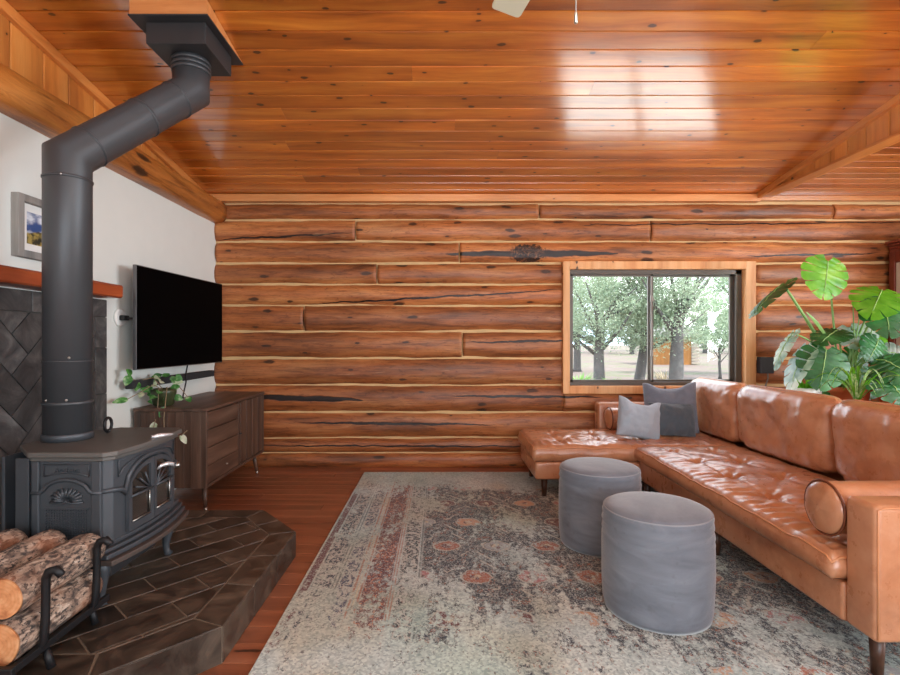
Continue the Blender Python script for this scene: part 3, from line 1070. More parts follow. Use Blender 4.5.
# front: shoulder moulding, arched door opening
def front_x(y):
    u = (y - yc) / .25
    return -1.345 - .019 * min(1.0, abs(u) ** 2.6)
bm = B()
def arch_pts(y0, y1, zs, rise, n=18, off=.004):
    out = []
    for k in range(n + 1):
        y = y0 + (y1 - y0) * k / n
        u = 2 * k / n - 1
        out.append((front_x(y) + off, y, zs + rise * math.sqrt(max(0, 1 - abs(u) ** 2.4))))
    return out
tube(bm, [(-1.392, 2.094, .625), (-1.358, 2.13, .625), (-1.350, 2.165, .618)] + arch_pts(2.185, 2.565, .60, .125) + [(-1.350, 2.585, .618), (-1.358, 2.62, .625), (-1.392, 2.656, .625)], .010, 8)
tube(bm, arch_pts(2.155, 2.595, .672, .065, off=.002), .004, 6)
tube(bm, [(front_x(2.155) + .002, 2.155, .672), (front_x(2.155) + .002, 2.155, .74), (front_x(2.595) + .002, 2.595, .74), (front_x(2.595) + .002, 2.595, .672)], .003, 6)
obj('front_arch_moulding', bm, M_iron, t)
M_fglass = plain('sooty door glass', lin(46, 40, 36), .12, spec=.6, var=.5, vscale=6)
def topz(y, zs=.592, rise=.118, y0=2.195, y1=2.555):
    u = 2 * (y - y0) / (y1 - y0) - 1
    return zs + rise * math.sqrt(max(0, 1 - abs(u) ** 2.4))
for (a, b, sgn) in ((2.195, 2.373, 1), (2.377, 2.555, -1)):
    bm = B()
    zb = .425
    # outer ring of the door leaf
    ys = [a + (b - a) * k / 12 for k in range(13)]
    fw = .022
    outer = [(y, topz(y)) for y in ys]
    inner = [(a + fw + (b - a - 2 * fw) * k / 12, topz(a + fw + (b - a - 2 * fw) * k / 12) - fw) for k in range(13)]
    inner = [(y, max(z, .56)) for y, z in inner]
    ring_o = [(a, zb)] + outer + [(b, zb)]
    ring_i = [(a + fw, zb + fw * 1.3)] + inner + [(b - fw, zb + fw * 1.3)]
    vo = [[bm.verts.new((front_x(y) + dx, y, z)) for y, z in ring_o] for dx in (.000, .016)]
    vi = [[bm.verts.new((front_x(y) + dx, y, z)) for y, z in ring_i] for dx in (.000, .014)]
    k = len(ring_o)
    for j in range(k):
        j2 = (j + 1) % k
        bm.faces.new((vo[1][j], vo[1][j2], vi[1][j2], vi[1][j]))
        bm.faces.new((vo[0][j], vo[0][j2], vo[1][j2], vo[1][j]))
        bm.faces.new((vi[1][j], vi[1][j2], vi[0][j2], vi[0][j]))
    # fan muntins + bar
    cy = b - fw if sgn > 0 else a + fw
    for ang in (20, 45, 68):
        aa = math.radians(ang)
        yy = cy - sgn * math.cos(aa) * .115; zz = .575 + math.sin(aa) * .085
        tube(bm, [(front_x(cy) + .010, cy, .573), (front_x(yy) + .012, yy, zz)], .004, 6)
    tube(bm, [(front_x(a + .01) + .016, a + .01, .572), (front_x((a + b) / 2) + .016, (a + b) / 2, .572), (front_x(b - .01) + .016, b - .01, .572)], .0055, 6)
    bmesh.ops.recalc_face_normals(bm, faces=bm.faces)
    dr = obj('door', bm, M_iron, t)
    bm = B()
    lo = [(y, z) for y, z in ring_i]
    vs = [bm.verts.new((front_x(y) + .004, y, z)) for y, z in lo]
    bm.faces.new(vs)
    obj('glass', bm, M_fglass, dr, label='dark sooty glass')
    bm = B()
    tube(bm, [(front_x(a + fw + .004) + .009, a + fw + .004, zb + .034), (front_x(b - fw) + .009, b - fw - .004, zb + .034)], .004, 6)
    tube(bm, [(front_x(b - fw) + .009, b - fw - .004 if sgn > 0 else b - fw - .004, zb + .034), (front_x(b - fw) + .009, b - fw - .004, .57)], .0035, 6)
    obj('glass_retainer', bm, M_nickel, dr)
bm = B()
tube(bm, [(-1.325, 2.39, .645), (-1.310, 2.395, .660), (-1.295, 2.42, .664), (-1.285, 2.45, .656), (-1.288, 2.465, .638)], [.005, .008, .010, .009, .006], 10)
obj('door_handle', bm, M_chrome, t, label='chrome door handle')
bm = B()
tube(bm, [(-1.335, 2.36, .800), (-1.31, 2.39, .803), (-1.28, 2.44, .800)], [.008, .011, .006], 8)
obj('top_handle', bm, M_chrome, t, label='chrome griddle lift handle')
bm = B()
tube(bm, [(-1.36, 2.60, .61), (-1.335, 2.615, .612)], [.012, .014], 10)
obj('latch_knob', bm, M_nickel, t)
bm = B()
tube(bm, [(-1.64 + .0 * k, 2.52 + .028 * math.cos(k * PI / 6), .832 + .034 * math.sin(k * PI / 6)) for k in range(-3, 10)], .007, 8)
obj('damper_loop', bm, M_wrought, t)
# ash lip with stepped mouldings
def lip(zt, zb_, off, ow):
    bm_ = []
    ys = [2.06 + (2.69 - 2.06) * k / 16 for k in range(17)]
    def fx(y, o):
        u = (y - yc) / .32
        return -1.335 + o - .045 * u * u
    poly = [(fx(y, ow), y) for y in ys] + [(-1.43, y) for y in reversed(ys)]
    prism(bm, poly, zb_, zt, 'z', bev=.004)
bm = B()
lip(.415, .398, 0, .0); lip(.396, .380, 0, .018); lip(.378, .358, 0, .034)
obj('ash_lip', bm, M_iron, t)
bm = B(); lip(.356, .334, 0, .055)
obj('ash_shelf', bm, plain('rust tinted iron', lin(88, 76, 70), .5, .3, var=.15, vscale=10), t)
bm = B(); prism(bm, [(2.18, .335), (2.57, .335), (2.55, .225), (2.20, .225)], -1.72, -1.42, 'x', bev=.01)
obj('ash_pan', bm, M_black, t)
for (lx, ly, sx, sy) in ((-1.415, 2.125, 1, -1), (-1.415, 2.625, 1, 1), (-1.72, 2.17, -1, -1), (-1.72, 2.58, -1, 1)):
    bm = B()
    tube(bm, [(lx, ly, .350), (lx + .012 * sx, ly + .008 * sy, .29), (lx + .004 * sx, ly, .20), (lx + .006 * sx, ly + .004 * sy, .165), (lx + .014 * sx, ly + .010 * sy, HZ + .0005)],
         [.034, .030, .017, .015, .022], 10)
    obj('leg', bm, M_iron, t)
bm = B(); box(bm, -1.765, -1.708, 2.118, 2.134, .38, .758, .003); box(bm, -1.85, -1.835, 2.15, 2.60, .36, .758, .003)
obj('heat_shield', bm, M_iron, t)
# --- stovepipe
t = thing('stovepipe', 'black steel stovepipe rising from the stove and bending to the ceiling', 'stovepipe', (-1.70, 2.36, .793))
R = .096
A0, A1, A2, A3 = V((-1.722, 2.36, .793)), V((-1.722, 2.36, 2.09)), V((-1.40, 2.87, 2.645)), V((-1.40, 2.87, 2.83))
dgn = (A2 - A1).normalized()
bm = B()
tube(bm, [A0, A1, A2, A3], R, 40, cap=True)
obj('pipe', bm, M_pipe, t)
def band(c, d, r, h):
    d = V(d).normalized()
    tube(bm, [V(c) - d * h / 2, V(c) - d * h / 4, V(c) + d * h / 4, V(c) + d * h / 2], [r, r + .003, r + .003, r], 32)
for (q, dd, rr_, hh_) in ((A0 + V((0, 0, .17)), (0, 0, 1), .001, .016), (A0 + V((0, 0, .36)), (0, 0, 1), .001, .008), (A1 - V((0, 0, .10)), (0, 0, 1), .001, .014),
                      (A1 + dgn * .12, dgn, .001, .012), (A1 + dgn * .46, dgn, .001, .016), (A2 - dgn * .12, dgn, .001, .014),
                      ((A2.x, A2.y, 2.755), (0, 0, 1), .004, .018), ((A2.x, A2.y, 2.780), (0, 0, 1), .004, .018), ((A2.x, A2.y, 2.805), (0, 0, 1), .004, .018)):
    bm = B(); band(q, dd, R + rr_, hh_)
    obj('collar_band', bm, M_pipe, t)
bm = B(); lathe(bm, [(.101, 0), (.103, .022), (.101, .03), (.099, .032)], A0 + V((0, 0, .0)), 32)
obj('flue_collar', bm, M_iron, t)
for (z, a) in ((.98, -1.0), (1.17, -.9), (1.99, -1.2), (.98, -1.9)):
    bm = B(); bmesh.ops.create_uvsphere(bm, u_segments=8, v_segments=6, radius=.006, matrix=Matrix.Translation(A0 + V((math.cos(a) * R, math.sin(a) * R, z - .793))))
    obj('screw', bm, M_nickel, t)
bm = B(); box(bm, -1.557, -1.243, 2.70, 3.04, 2.82, 2.933, .003)
obj('support_box', bm, M_black, t)
bm = B(); box(bm, -1.620, -1.205, 2.643, 3.126, 2.933, 2.942, .002)
obj('ceiling_plate', bm, M_black, t)
t = thing('chimney_chase', 'square pine boxing round the chimney under the ceiling', 'chimney chase', (-1.41, 2.88, 2.955))
bm = B()
x0, x1, y0, y1 = -1.614, -1.211, 2.649, 3.118
for (ya, yb) in ((y0, y0 + .02), (y1 - .02, y1)):
    prism(bm, [(ya, 2.943), (yb, 2.943), (yb, max(2.946, ceil_z(yb) - .005)), (ya, max(2.947, ceil_z(ya) - .005))], x0, x1, 'x')
for xx in (x0, x1 - .02):
    prism(bm, [(y0 + .021, 2.943), (y1 - .021, 2.943), (y1 - .021, ceil_z(y1 - .021) - .005), (y0 + .021, ceil_z(y0 + .021) - .005)], xx, xx + .02, 'x')
obj('boards', bm, M_trimX, t)

# --- log rack and firewood
t = thing('firewood_rack', 'black wrought iron firewood rack standing on the slate hearth', 'firewood rack', (-1.56, 1.84, HZ))
def bar(bm, pts, w=.013, n=4):
    tube(bm, pts, w, n)
for y in (1.68, 1.93):
    bm = B()
    hk = .47
    pts = [(-1.245, y, hk + .005), (-1.265, y, hk + .024), (-1.288, y, hk + .018), (-1.298, y, hk - .005), (-1.300, y, .33), (-1.305, y, .255), (-1.335, y, .215), (-1.40, y, .205),
           (-1.70, y, .205), (-1.765, y, .215), (-1.795, y, .255), (-1.80, y, .33), (-1.802, y, hk - .005), (-1.812, y, hk + .018), (-1.835, y, hk + .024), (-1.855, y, hk + .005)]
    bar(bm, pts, .013, 6)
    obj('end_frame', bm, M_wrought, t)
for x in (-1.315, -1.785):
    bm = B(); box(bm, x - .008, x + .008, 1.55, 2.02, .222, .246, .002)
    obj('rail', bm, M_wrought, t)
for (x, y) in ((-1.33, 1.72), (-1.36, 1.985), (-1.77, 1.72), (-1.74, 1.985)):
    bm = B(); tube(bm, [(x, y, .21), (x + (.02 if x > -1.5 else -.02), y, HZ + .0005)], [.012, .014], 6)
    obj('leg', bm, M_wrought, t)
bm = B(); box(bm, -1.80, -1.30, 1.545, 1.565, .195, .25, .003)
obj('front_bar', bm, M_wrought, t)

mb = Mat('pine bark')
oc = mb.oc()
rr = mb.n('ObjectInfo').outputs['Random']
p = mb.vadd(oc, mb.n('CombineXYZ', {0: mb.math('MULTIPLY', rr, 9.0), 1: mb.math('MULTIPLY', rr, 5.0), 2: rr}).outputs[0])
n1 = mb.noise(mb.scale(p, (30, 12, 30)), 1.0, 6, .65, 1.0)
n2 = mb.noise(mb.scale(p, (7, 4, 7)), 1.0, 3)
n3 = mb.noise(mb.scale(p, (70, 40, 70)), 1.0, 4, .7)
col = mb.ramp(n1, [(.30, lin(46, 40, 38)), (.43, lin(104, 88, 78)), (.54, lin(158, 134, 116)), (.68, lin(206, 188, 170))])
col = mb.mix(mb.maprange(n3, .50, .60), col, lin(58, 52, 50))
col = mb.mix(mb.math('MULTIPLY', mb.maprange(n2, .5, .7), .5), col, lin(176, 112, 74))
mb.set(Base_Color=col, Roughness=.9)
mb.bump(mb.math('ADD', n1, n3), .8, .008)
M_bark = mb.m
me_ = Mat('cut log end')
oc = me_.oc()
x_, y_, z_ = me_.sep(oc)
rad = me_.math('SQRT', me_.math('ADD', me_.math('MULTIPLY', x_, x_), me_.math('MULTIPLY', z_, z_)))
wob = me_.noise(oc, 14, 4)
ringv = me_.math('SINE', me_.math('ADD', me_.math('MULTIPLY', rad, 520), me_.math('MULTIPLY', wob, 9)))
blot = me_.noise(oc, 22, 4)
col = me_.ramp(blot, [(.3, lin(158, 92, 54)), (.5, lin(208, 142, 92)), (.75, lin(230, 180, 134))])
col = me_.mix(me_.math('MULTIPLY', me_.maprange(ringv, -.2, 1), .13), col, lin(150, 84, 44))
me_.set(Base_Color=col, Roughness=.85)
M_cut = me_.m
def make_log(name, label, x, z, y0, y1, r, seed, tilt=0.0):
    t = thing(name, label, 'log', (x, y0, z), 'firewood logs in the black iron rack')
    bm = B()
    n, k = 16, 28
    rings = []
    L = y1 - y0
    for i in range(n + 1):
        f = i / n
        ring = []
        for j in range(k):
            a = 2 * PI * j / k
            rr = r * (1 + .05 * noise.noise(V((math.cos(a) * 1.2, f * 2 + seed * 3, math.sin(a) * 1.2))) + .035 * noise.noise(V((math.cos(a) * 5, f * 9 + seed * 5, math.sin(a) * 5))))
            if i == n:
                rr *= .93
            ring.append(bm.verts.new((x + rr * math.cos(a) + tilt * f, y0 + L * f, z + rr * math.sin(a))))
        rings.append(ring)
    for i in range(n):
        for j in range(k):
            f = bm.faces.new((rings[i][j], rings[i][(j + 1) % k], rings[i + 1][(j + 1) % k], rings[i + 1][j])); f.smooth = True
    bm.faces.new(rings[-1])
    bmesh.ops.recalc_face_normals(bm, faces=bm.faces)
    obj('bark', bm, M_bark, t)
    bm = B()
    vs = []
    for j in range(k):
        a = 2 * PI * j / k
        rr = r * .955 * (1 + .05 * noise.noise(V((math.cos(a) * 1.2, seed * 3, math.sin(a) * 1.2))))
        vs.append((x + rr * math.cos(a), y0, z + rr * math.sin(a)))
    f1 = [bm.verts.new((p[0], y0 - .004, p[2])) for p in vs]
    f0 = [bm.verts.new((p[0], y0 + .012, p[2])) for p in vs]
    bm.faces.new(f1)
    for j in range(k):
        bm.faces.new((f1[j], f1[(j + 1) % k], f0[(j + 1) % k], f0[j]))
    bmesh.ops.recalc_face_normals(bm, faces=bm.faces)
    obj('cut_end', bm, M_cut, t, label='pale orange sawn end')
    return t
make_log('firewood_log', 'bottom firewood log at the right, showing its round sawn end', -1.385, .292, 1.60, 2.00, .068, 1)
make_log('firewood_log', 'bottom firewood log in the middle of the rack', -1.535, .288, 1.58, 2.01, .066, 2)
make_log('firewood_log', 'bottom firewood log nearest the slate wall', -1.685, .290, 1.60, 2.00, .068, 3)
make_log('firewood_log', 'upper firewood log at the right, lying against the iron post', -1.390, .428, 1.62, 2.01, .066, 4, .01)
make_log('firewood_log', 'upper firewood log in the middle of the three on top', -1.535, .437, 1.60, 2.02, .068, 5, .0)
make_log('firewood_log', 'upper firewood log farthest left on top of the rack', -1.685, .440, 1.60, 2.02, .068, 6, -.004)
# ================================================================ RUG, SOFA, POUFS
# --- rug
mr = Mat('distressed rug')
oc = mr.oc(); x, y, z = mr.sep(oc)
RX0, RX1, RY0, RY1 = -.712, 1.99, 1.10, 4.79
u = mr.math('SUBTRACT', x, RX0)                       # metres from the left edge
v = mr.math('SUBTRACT', RY1, y)                       # metres from the far edge
def rng(s, a, b, e=.004):
    return mr.math('MULTIPLY', mr.maprange(s, a - e, a + e), mr.maprange(s, b + e, b - e))
def mul(a, b): return mr.math('MULTIPLY', a, b)
def mx(a, b): return mr.math('MAXIMUM', a, b)
ground = mr.ramp(mr.noise(mr.scale(oc, (2.2, 1.3, 1)), 1.0, 5, .6), [(.32, lin(158, 172, 168)), (.5, lin(184, 196, 193)), (.68, lin(200, 203, 194))])
pile = mr.n('SeparateColor', {'Color': mr.n('TexVoronoi', {'Vector': mr.scale(oc, (115, 105, 0)), 'Scale': 1.0}, voronoi_dimensions='2D').outputs['Color']}).outputs[0]
pile2 = mr.noise(mr.scale(oc, (90, 60, 1)), 1.0, 3)
ground = mr.mix(mr.maprange(pile, .0, 1.0, smooth=False), mr.mix(1.0, ground, (.66, .70, .72, 1), 'MULTIPLY'), mr.mix(1.0, ground, (1.22, 1.22, 1.21, 1), 'MULTIPLY'))
green = mr.maprange(mr.noise(mr.scale(oc, (.9, .8, 1)), 1.0, 2), .45, .65)
ground = mr.mix(mul(green, .45), ground, mr.mix(1.0, ground, (.82, 1.0, .84, 1), 'MULTIPLY'))
tanz = mr.maprange(mr.noise(mr.vadd(mr.scale(oc, (1.3, 1.0, 1)), (4.2, 1.7, 0)), 1.0, 2), .48, .62)
ground = mr.mix(mul(tanz, .5), ground, mr.mix(1.0, ground, lin(226, 200, 164), 'MULTIPLY'))
# erosion: streaky wear, the pattern survives mostly in the middle of the far half
def band_(s, a, b, e0, e1):
    return mul(mr.maprange(s, a, a + e0), mr.maprange(s, b, b - e1))
er1 = mr.noise(mr.scale(oc, (34, 20, 1)), 1.0, 6, .7)
er2 = mr.noise(mr.scale(oc, (3.0, 2.2, 1)), 1.0, 3)
er3 = mr.noise(mr.scale(oc, (95, 70, 1)), 1.0, 3, .7)
er4 = mr.noise(mr.scale(oc, (14, 3.0, 1)), 1.0, 3, .6)
zone = mx(mul(band_(v, .05, 3.7, .8, 1.9), 1.0), mul(mr.maprange(u, 1.75, 2.2), .9))
wear = mr.math('ADD', mr.math('ADD', mul(er1, 1.7), mul(er2, 1.35)), mr.math('ADD', mr.math('ADD', mul(er3, 1.0), mul(er4, .8)), mul(zone, .62)))
alive = mr.maprange(wear, 2.87, 2.92)
navy, maroon, rust, char, cream, rose = lin(44, 50, 64), lin(96, 42, 44), lin(160, 94, 68), lin(48, 50, 56), lin(196, 180, 150), lin(170, 112, 112)
vn = mr.noise(mr.scale(oc, (20, 13, 1)), 1.0, 2, .5, 1.2)
motif = mr.math('ABSOLUTE', mr.math('SUBTRACT', vn, .5))
mm = mr.math('MULTIPLY', mr.maprange(motif, .022, .045), mr.maprange(mr.noise(mr.scale(oc, (44, 30, 1)), 1.0, 2), .40, .50))
# geometric medallions, repeated: ovals, rings and joining bars
P1, P2 = .30, .40
cu_ = mr.math('DIVIDE', u, P1); cv_ = mr.math('ADD', mr.math('DIVIDE', v, P2), .2)
rowid = mr.math('FLOOR', cv_)
cu2 = mr.math('ADD', cu_, mul(mr.math('MODULO', rowid, 2.0), .5))
fx = mr.math('SUBTRACT', mr.math('FRACT', cu2), .5)
fv = mr.math('SUBTRACT', mr.math('FRACT', cv_), .5)
wob = mul(mr.math('SUBTRACT', mr.noise(mr.scale(oc, (22, 22, 1)), 1.0, 2), .5), .16)
ax_ = mr.math('ABSOLUTE', mr.math('ADD', fx, wob)); ay_ = mr.math('ABSOLUTE', mr.math('ADD', fv, wob))
ov = mr.math('SQRT', mr.math('ADD', mul(mul(ax_, ax_), 1.0), mul(mul(ay_, ay_), 2.2)))
oval = mr.maprange(ov, .25, .235)
core = mr.maprange(ov, .12, .10)
ovring = rng(ov, .25, .285, .006)
dia = mr.math('ADD', ax_, ay_)
diamond = mul(rng(dia, .60, .65, .008), mr.maprange(mr.noise(mr.scale(oc, (5, 4, 1)), 1.0, 2), .48, .54))
cid = mr.n('TexWhiteNoise', {'Vector': mr.n('CombineXYZ', {0: mr.math('FLOOR', cu2), 1: rowid}).outputs[0]}, noise_dimensions='2D').outputs['Value']
ovcol = mr.ramp(cid, [(.0, rust), (.25, lin(190, 142, 108)), (.5, rose), (.7, lin(150, 150, 150)), (.85, maroon)], 'CONSTANT')
blob = mr.noise(mr.scale(oc, (17, 13, 1)), 1.0, 4, .65)
back = mr.ramp(blob, [(.0, char), (.44, navy), (.50, lin(150, 148, 140)), (.53, char), (.60, rust), (.63, char), (.70, lin(172, 128, 96))], 'CONSTANT')
pat = mr.mix(oval, back, ovcol)
pat = mr.mix(core, pat, mr.mix(mr.maprange(blob, .45, .55), maroon, cream))
pat = mr.mix(mx(ovring, diamond), pat, lin(176, 170, 156))
infield = mr.maprange(u, .60, .62)
col = mr.mix(mul(mul(alive, infield), .96), ground, pat)
# edge band + stripes
def stripe(a, b, c, f=.95, msk=alive):
    global col
    col = mr.mix(mul(mul(rng(u, a, b), f), msk), col, c)
stripe(.015, .055, maroon)
stripe(.065, .16, mr.mix(mm, lin(176, 170, 158), navy))
stripe(.165, .172, navy, .8); stripe(.185, .192, navy, .8)
stripe(.20, .27, mr.mix(mm, lin(180, 176, 164), lin(70, 72, 92)))
stripe(.28, .29, rust, .9); stripe(.30, .308, cream, .9); stripe(.315, .325, rust, .9)
stripe(.33, .46, mr.mix(mr.maprange(motif, .012, .03), lin(190, 120, 84), maroon))
stripe(.465, .472, rust, .9); stripe(.48, .487, rust, .8)
stripe(.495, .59, mr.mix(mm, lin(184, 182, 172), char))
stripe(.598, .606, char, .8)
specks = mul(mr.maprange(mr.noise(mr.scale(oc, (52, 26, 1)), 1.0, 4, .7), .60, .635), .75)
col = mr.mix(specks, col, mr.ramp(er2, [(.45, lin(84, 78, 74)), (.6, lin(150, 88, 70))]))
col = mr.mix(mul(mr.maprange(er3, .5, .6), .6), col, ground)
mr.set(Base_Color=col, Roughness=.95)
mr.p.inputs['Sheen Weight'].default_value = .15
mr.p.inputs['Specular IOR Level'].default_value = .15
mr.bump(pile2, .3, .004)
t = thing('area_rug', 'large distressed grey green oriental rug under the sofa and poufs', 'rug', (.64, 2.9, 0))
bm = B(); box(bm, RX0, RX1, RY0, RY1, .0015, .011, .004)
o = obj('pile', bm, mr.m, t)
o.data.transform(Matrix.Translation((.64, 2.9, 0))); o.location = (-.64, -2.9, 0)      # keep pattern coordinates in room metres

# --- leather
ml = Mat('cognac leather')
oc = ml.oc()
n1 = ml.noise(oc, 3.2, 5, .6, .5); n2 = ml.noise(oc, 17, 4, .6); n3 = ml.n('TexVoronoi', {'Vector': oc, 'Scale': 260.0}).outputs['Distance']
col = ml.ramp(n1, [(.3, lin(164, 104, 70)), (.5, lin(192, 130, 92)), (.72, lin(206, 148, 110))])
col = ml.mix(ml.math('MULTIPLY', ml.maprange(n2, .45, .7), .35), col, lin(212, 158, 122))
wr = ml.noise(ml.scale(oc, (14, 14, 14)), 1.0, 4, .55, 1.4)
ml.set(Base_Color=col, Roughness=ml.maprange(n2, .3, .7, .26, .38))
ml.p.inputs['Specular IOR Level'].default_value = .6
ml.p.inputs['Coat Weight'].default_value = .5
ml.p.inputs['Coat Roughness'].default_value = .3
ml.bump(ml.math('ADD', ml.math('MULTIPLY', wr, 1.0), ml.math('MULTIPLY', n3, .12)), .05, .010)
M_leather = ml.m
M_seam = plain('leather piping', lin(210, 144, 100), .4)
M_dleg = wood('dark stained wood', lin(40, 24, 16), lin(66, 40, 26), lin(84, 54, 36), 'Z', (14, 14), rough=.4)

def tufted(bm, x0, x1, y0, y1, z0, z1, btn, res=.014, crown=.018, dimple=.034, rad=.035, edge_w=.008, seed=0, pull=('x0',)):
    nx, ny = int((x1 - x0) / res), int((y1 - y0) / res)
    bxs = sorted({b[0] for b in btn}); 
    def hgt(x, y):
        dx = min(x - x0, x1 - x); dy = min(y - y0, y1 - y)
        u = 2 * (x - x0) / (x1 - x0) - 1; v = 2 * (y - y0) / (y1 - y0) - 1
        h = z1 + crown * (1 - u ** 4) * (1 - v ** 4)
        for q in (dx, dy):
            if q < rad:
                h -= rad * .55 * (1 - math.sqrt(max(0, 1 - (1 - q / rad) ** 2)))
        md = 9
        for (bx, by) in btn:
            ex, ey = x - bx, y - by
            d2 = ex * ex + ey * ey
            d = math.sqrt(d2)
            h -= dimple * math.exp(-d2 / (.052 ** 2)) * .75 + .012 * math.exp(-d / .11)
            if d < .26:
                an = math.atan2(ey, ex)
                h += .008 * math.exp(-d / .13) * math.sin(an * 9 + seed + bx * 7 + by * 5) * min(1, d / .03)
        # pulled creases joining neighbouring buttons
        for i in range(len(btn)):
            for j in range(i + 1, len(btn)):
                a, b = btn[i], btn[j]
                lx, ly = b[0] - a[0], b[1] - a[1]
                L2 = lx * lx + ly * ly
                if L2 > .62 ** 2:
                    continue
                tt = ((x - a[0]) * lx + (y - a[1]) * ly) / L2
                if -.02 < tt < 1.02:
                    dd = abs((x - a[0]) * ly - (y - a[1]) * lx) / math.sqrt(L2)
                    h -= .009 * math.exp(-(dd / .016) ** 2) * (1 - .45 * math.sin(PI * max(0, min(1, tt))))
        # short pull wrinkles square to the piped edges
        if 'x0' in pull:
            q = x - x0
            k = max(0, min(1, (q - .01) / .03)) * math.exp(-(q / .24) ** 2)
            h += edge_w * k * (noise.noise(V((y * 34, q * 4, seed))) + .5 * math.sin(y * 95 + 3 * noise.noise(V((y * 6, seed, 1)))))
        if 'y0' in pull:
            q = y - y0
            k = max(0, min(1, (q - .01) / .03)) * math.exp(-(q / .24) ** 2)
            h += edge_w * k * (noise.noise(V((x * 34, q * 4, seed + 5))) + .5 * math.sin(x * 95 + 3 * noise.noise(V((x * 6, seed, 4)))))
        h += .008 * noise.noise(V((x * 7, y * 7, seed + 2))) + .0035 * noise.noise(V((x * 22, y * 22, seed + 9)))
        return h
    g = []
    for i in range(nx + 1):
        row = []
        for j in range(ny + 1):
            x = x0 + (x1 - x0) * i / nx; y = y0 + (y1 - y0) * j / ny
            # rounded plan corners
            row.append(bm.verts.new((x, y, hgt(x, y))))
        g.append(row)
    for i in range(nx):
        for j in range(ny):
            f = bm.faces.new((g[i][j], g[i + 1][j], g[i + 1][j + 1], g[i][j + 1])); f.smooth = True
    per = [g[i][0] for i in range(nx + 1)] + [g[nx][j] for j in range(1, ny + 1)] + [g[i][ny] for i in range(nx - 1, -1, -1)] + [g[0][j] for j in range(ny - 1, 0, -1)]
    cx, cy = (x0 + x1) / 2, (y0 + y1) / 2
    prev = per
    K = 6
    def outn(v):
        ox = -1 if abs(v.co.x - x0) < 1e-5 else (1 if abs(v.co.x - x1) < 1e-5 else 0)
        oy = -1 if abs(v.co.y - y0) < 1e-5 else (1 if abs(v.co.y - y1) < 1e-5 else 0)
        return V((ox, oy, 0))
    for k in range(1, K + 1):
        f = k / K
        cur = []
        for v in per:
            o = outn(v)
            b = .016 * math.sin(PI * f) + .004 * noise.noise(V((v.co.x * 9, v.co.y * 9, f * 3 + seed))) * math.sin(PI * f)
            if k == K:
                b -= .012
            if o.length > 1.2:
                o = o * .5
            cur.append(bm.verts.new((v.co.x + o.x * b, v.co.y + o.y * b, v.co.z * (1 - f) + z0 * f)))
        n = len(per)
        for j in range(n):
            q = bm.faces.new((prev[j], cur[j], cur[(j + 1) % n], prev[(j + 1) % n])); q.smooth = True
        prev = cur
    bm.faces.new(list(reversed(prev)))
    bmesh.ops.recalc_face_normals(bm, faces=bm.faces)
    return hgt

def puff(bm, M, w, h, d, pw=6, ex=.42, res=26, seed=0, wr=.006, pinch=0.0, chop=0.0, corner=10, sag=0.0):
    """soft cushion: local x width, z height, y thickness; M places it"""
    sh = []
    for s in (-1, 1):
        g = []
        for i in range(res + 1):
            row = []
            for j in range(res + 1):
                u = -1 + 2 * i / res; v = -1 + 2 * j / res
                m_ = max(abs(u), abs(v))
                if m_ > 1e-6:
                    k = m_ / ((abs(u) ** corner + abs(v) ** corner) ** (1 / corner))
                    uu, vv = u * k, v * k
                else:
                    uu, vv = u, v
                th = (max(0, 1 - abs(u) ** pw) * max(0, 1 - abs(v) ** pw)) ** ex
                X = w / 2 * uu * (1 - pinch * (1 - v * v))
                Z = h / 2 * vv * (1 - pinch * (1 - u * u))
                Z -= chop * math.exp(-(u / .62) ** 4) * max(0, (v + .6) / 1.6) ** 2
                Y = s * d / 2 * th * (1 - sag * v)
                if th > 0:
                    q = noise.noise(V((X * 9 + seed, Z * 9, s * 2.0))) * wr + noise.noise(V((X * 22 + seed, Z * 22, s * 5.0))) * wr * .4
                    Y += s * q * min(1, th * 2)
                row.append(bm.verts.new(M @ V((X, Y, Z))))
            g.append(row)
        for i in range(res):
            for j in range(res):
                q = (g[i][j], g[i + 1][j], g[i + 1][j + 1], g[i][j + 1])
                f = bm.faces.new(q if s < 0 else tuple(reversed(q))); f.smooth = True
        sh.append(g)
    per = lambda g: [g[i][0] for i in range(res)] + [g[res][j] for j in range(res)] + [g[i][res] for i in range(res, 0, -1)] + [g[0][j] for j in range(res, 0, -1)]
    bmesh.ops.remove_doubles(bm, verts=per(sh[0]) + per(sh[1]), dist=1e-4)
    pts = []
    return bm

def MM(loc, rz=0, rx=0, ry=0):
    return Matrix.Translation(V(loc)) @ Matrix.Rotation(rz, 4, 'Z') @ Matrix.Rotation(rx, 4, 'X') @ Matrix.Rotation(ry, 4, 'Y')

# --- the L-shaped sofa
sofa = thing('sectional_sofa', 'tan leather L-shaped sofa with tufted seat and chaise under the window', 'sofa', (2.0, 3.3, .011))
SY0, SY1 = 1.83, 4.86                                       # along the room
bm = B()
box(bm, 1.56, 2.60, 1.975, 3.99, .155, .31, .018, 3)
obj('seat_base', bm, M_leather, sofa, True)
bm = B(); box(bm, .745, 2.60, 3.985, 4.72, .155, .295, .02, 3)
obj('chaise_base', bm, M_leather, sofa, True)
bm = B()
box(bm, 2.50, 2.64, 1.975, 4.86, .155, .80, .03, 4)
obj('back_frame', bm, M_leather, sofa, True)
bm = B(); box(bm, 1.565, 2.64, SY0, 1.975, .155, .652, .022, 4)
arm = obj('arm', bm, M_leather, sofa, True)
bm = B()
for y in (SY0 + .006, ):
    tube(bm, [(1.575, y - .003, .17), (1.575, y - .003, .635), (1.60, y - .003, .645), (2.62, y - .003, .645)], .0035, 6)
obj('piping', bm, M_seam, arm)
bm = B(); box(bm, 1.47, 2.60, 4.735, 4.865, .155, .665, .025, 4)
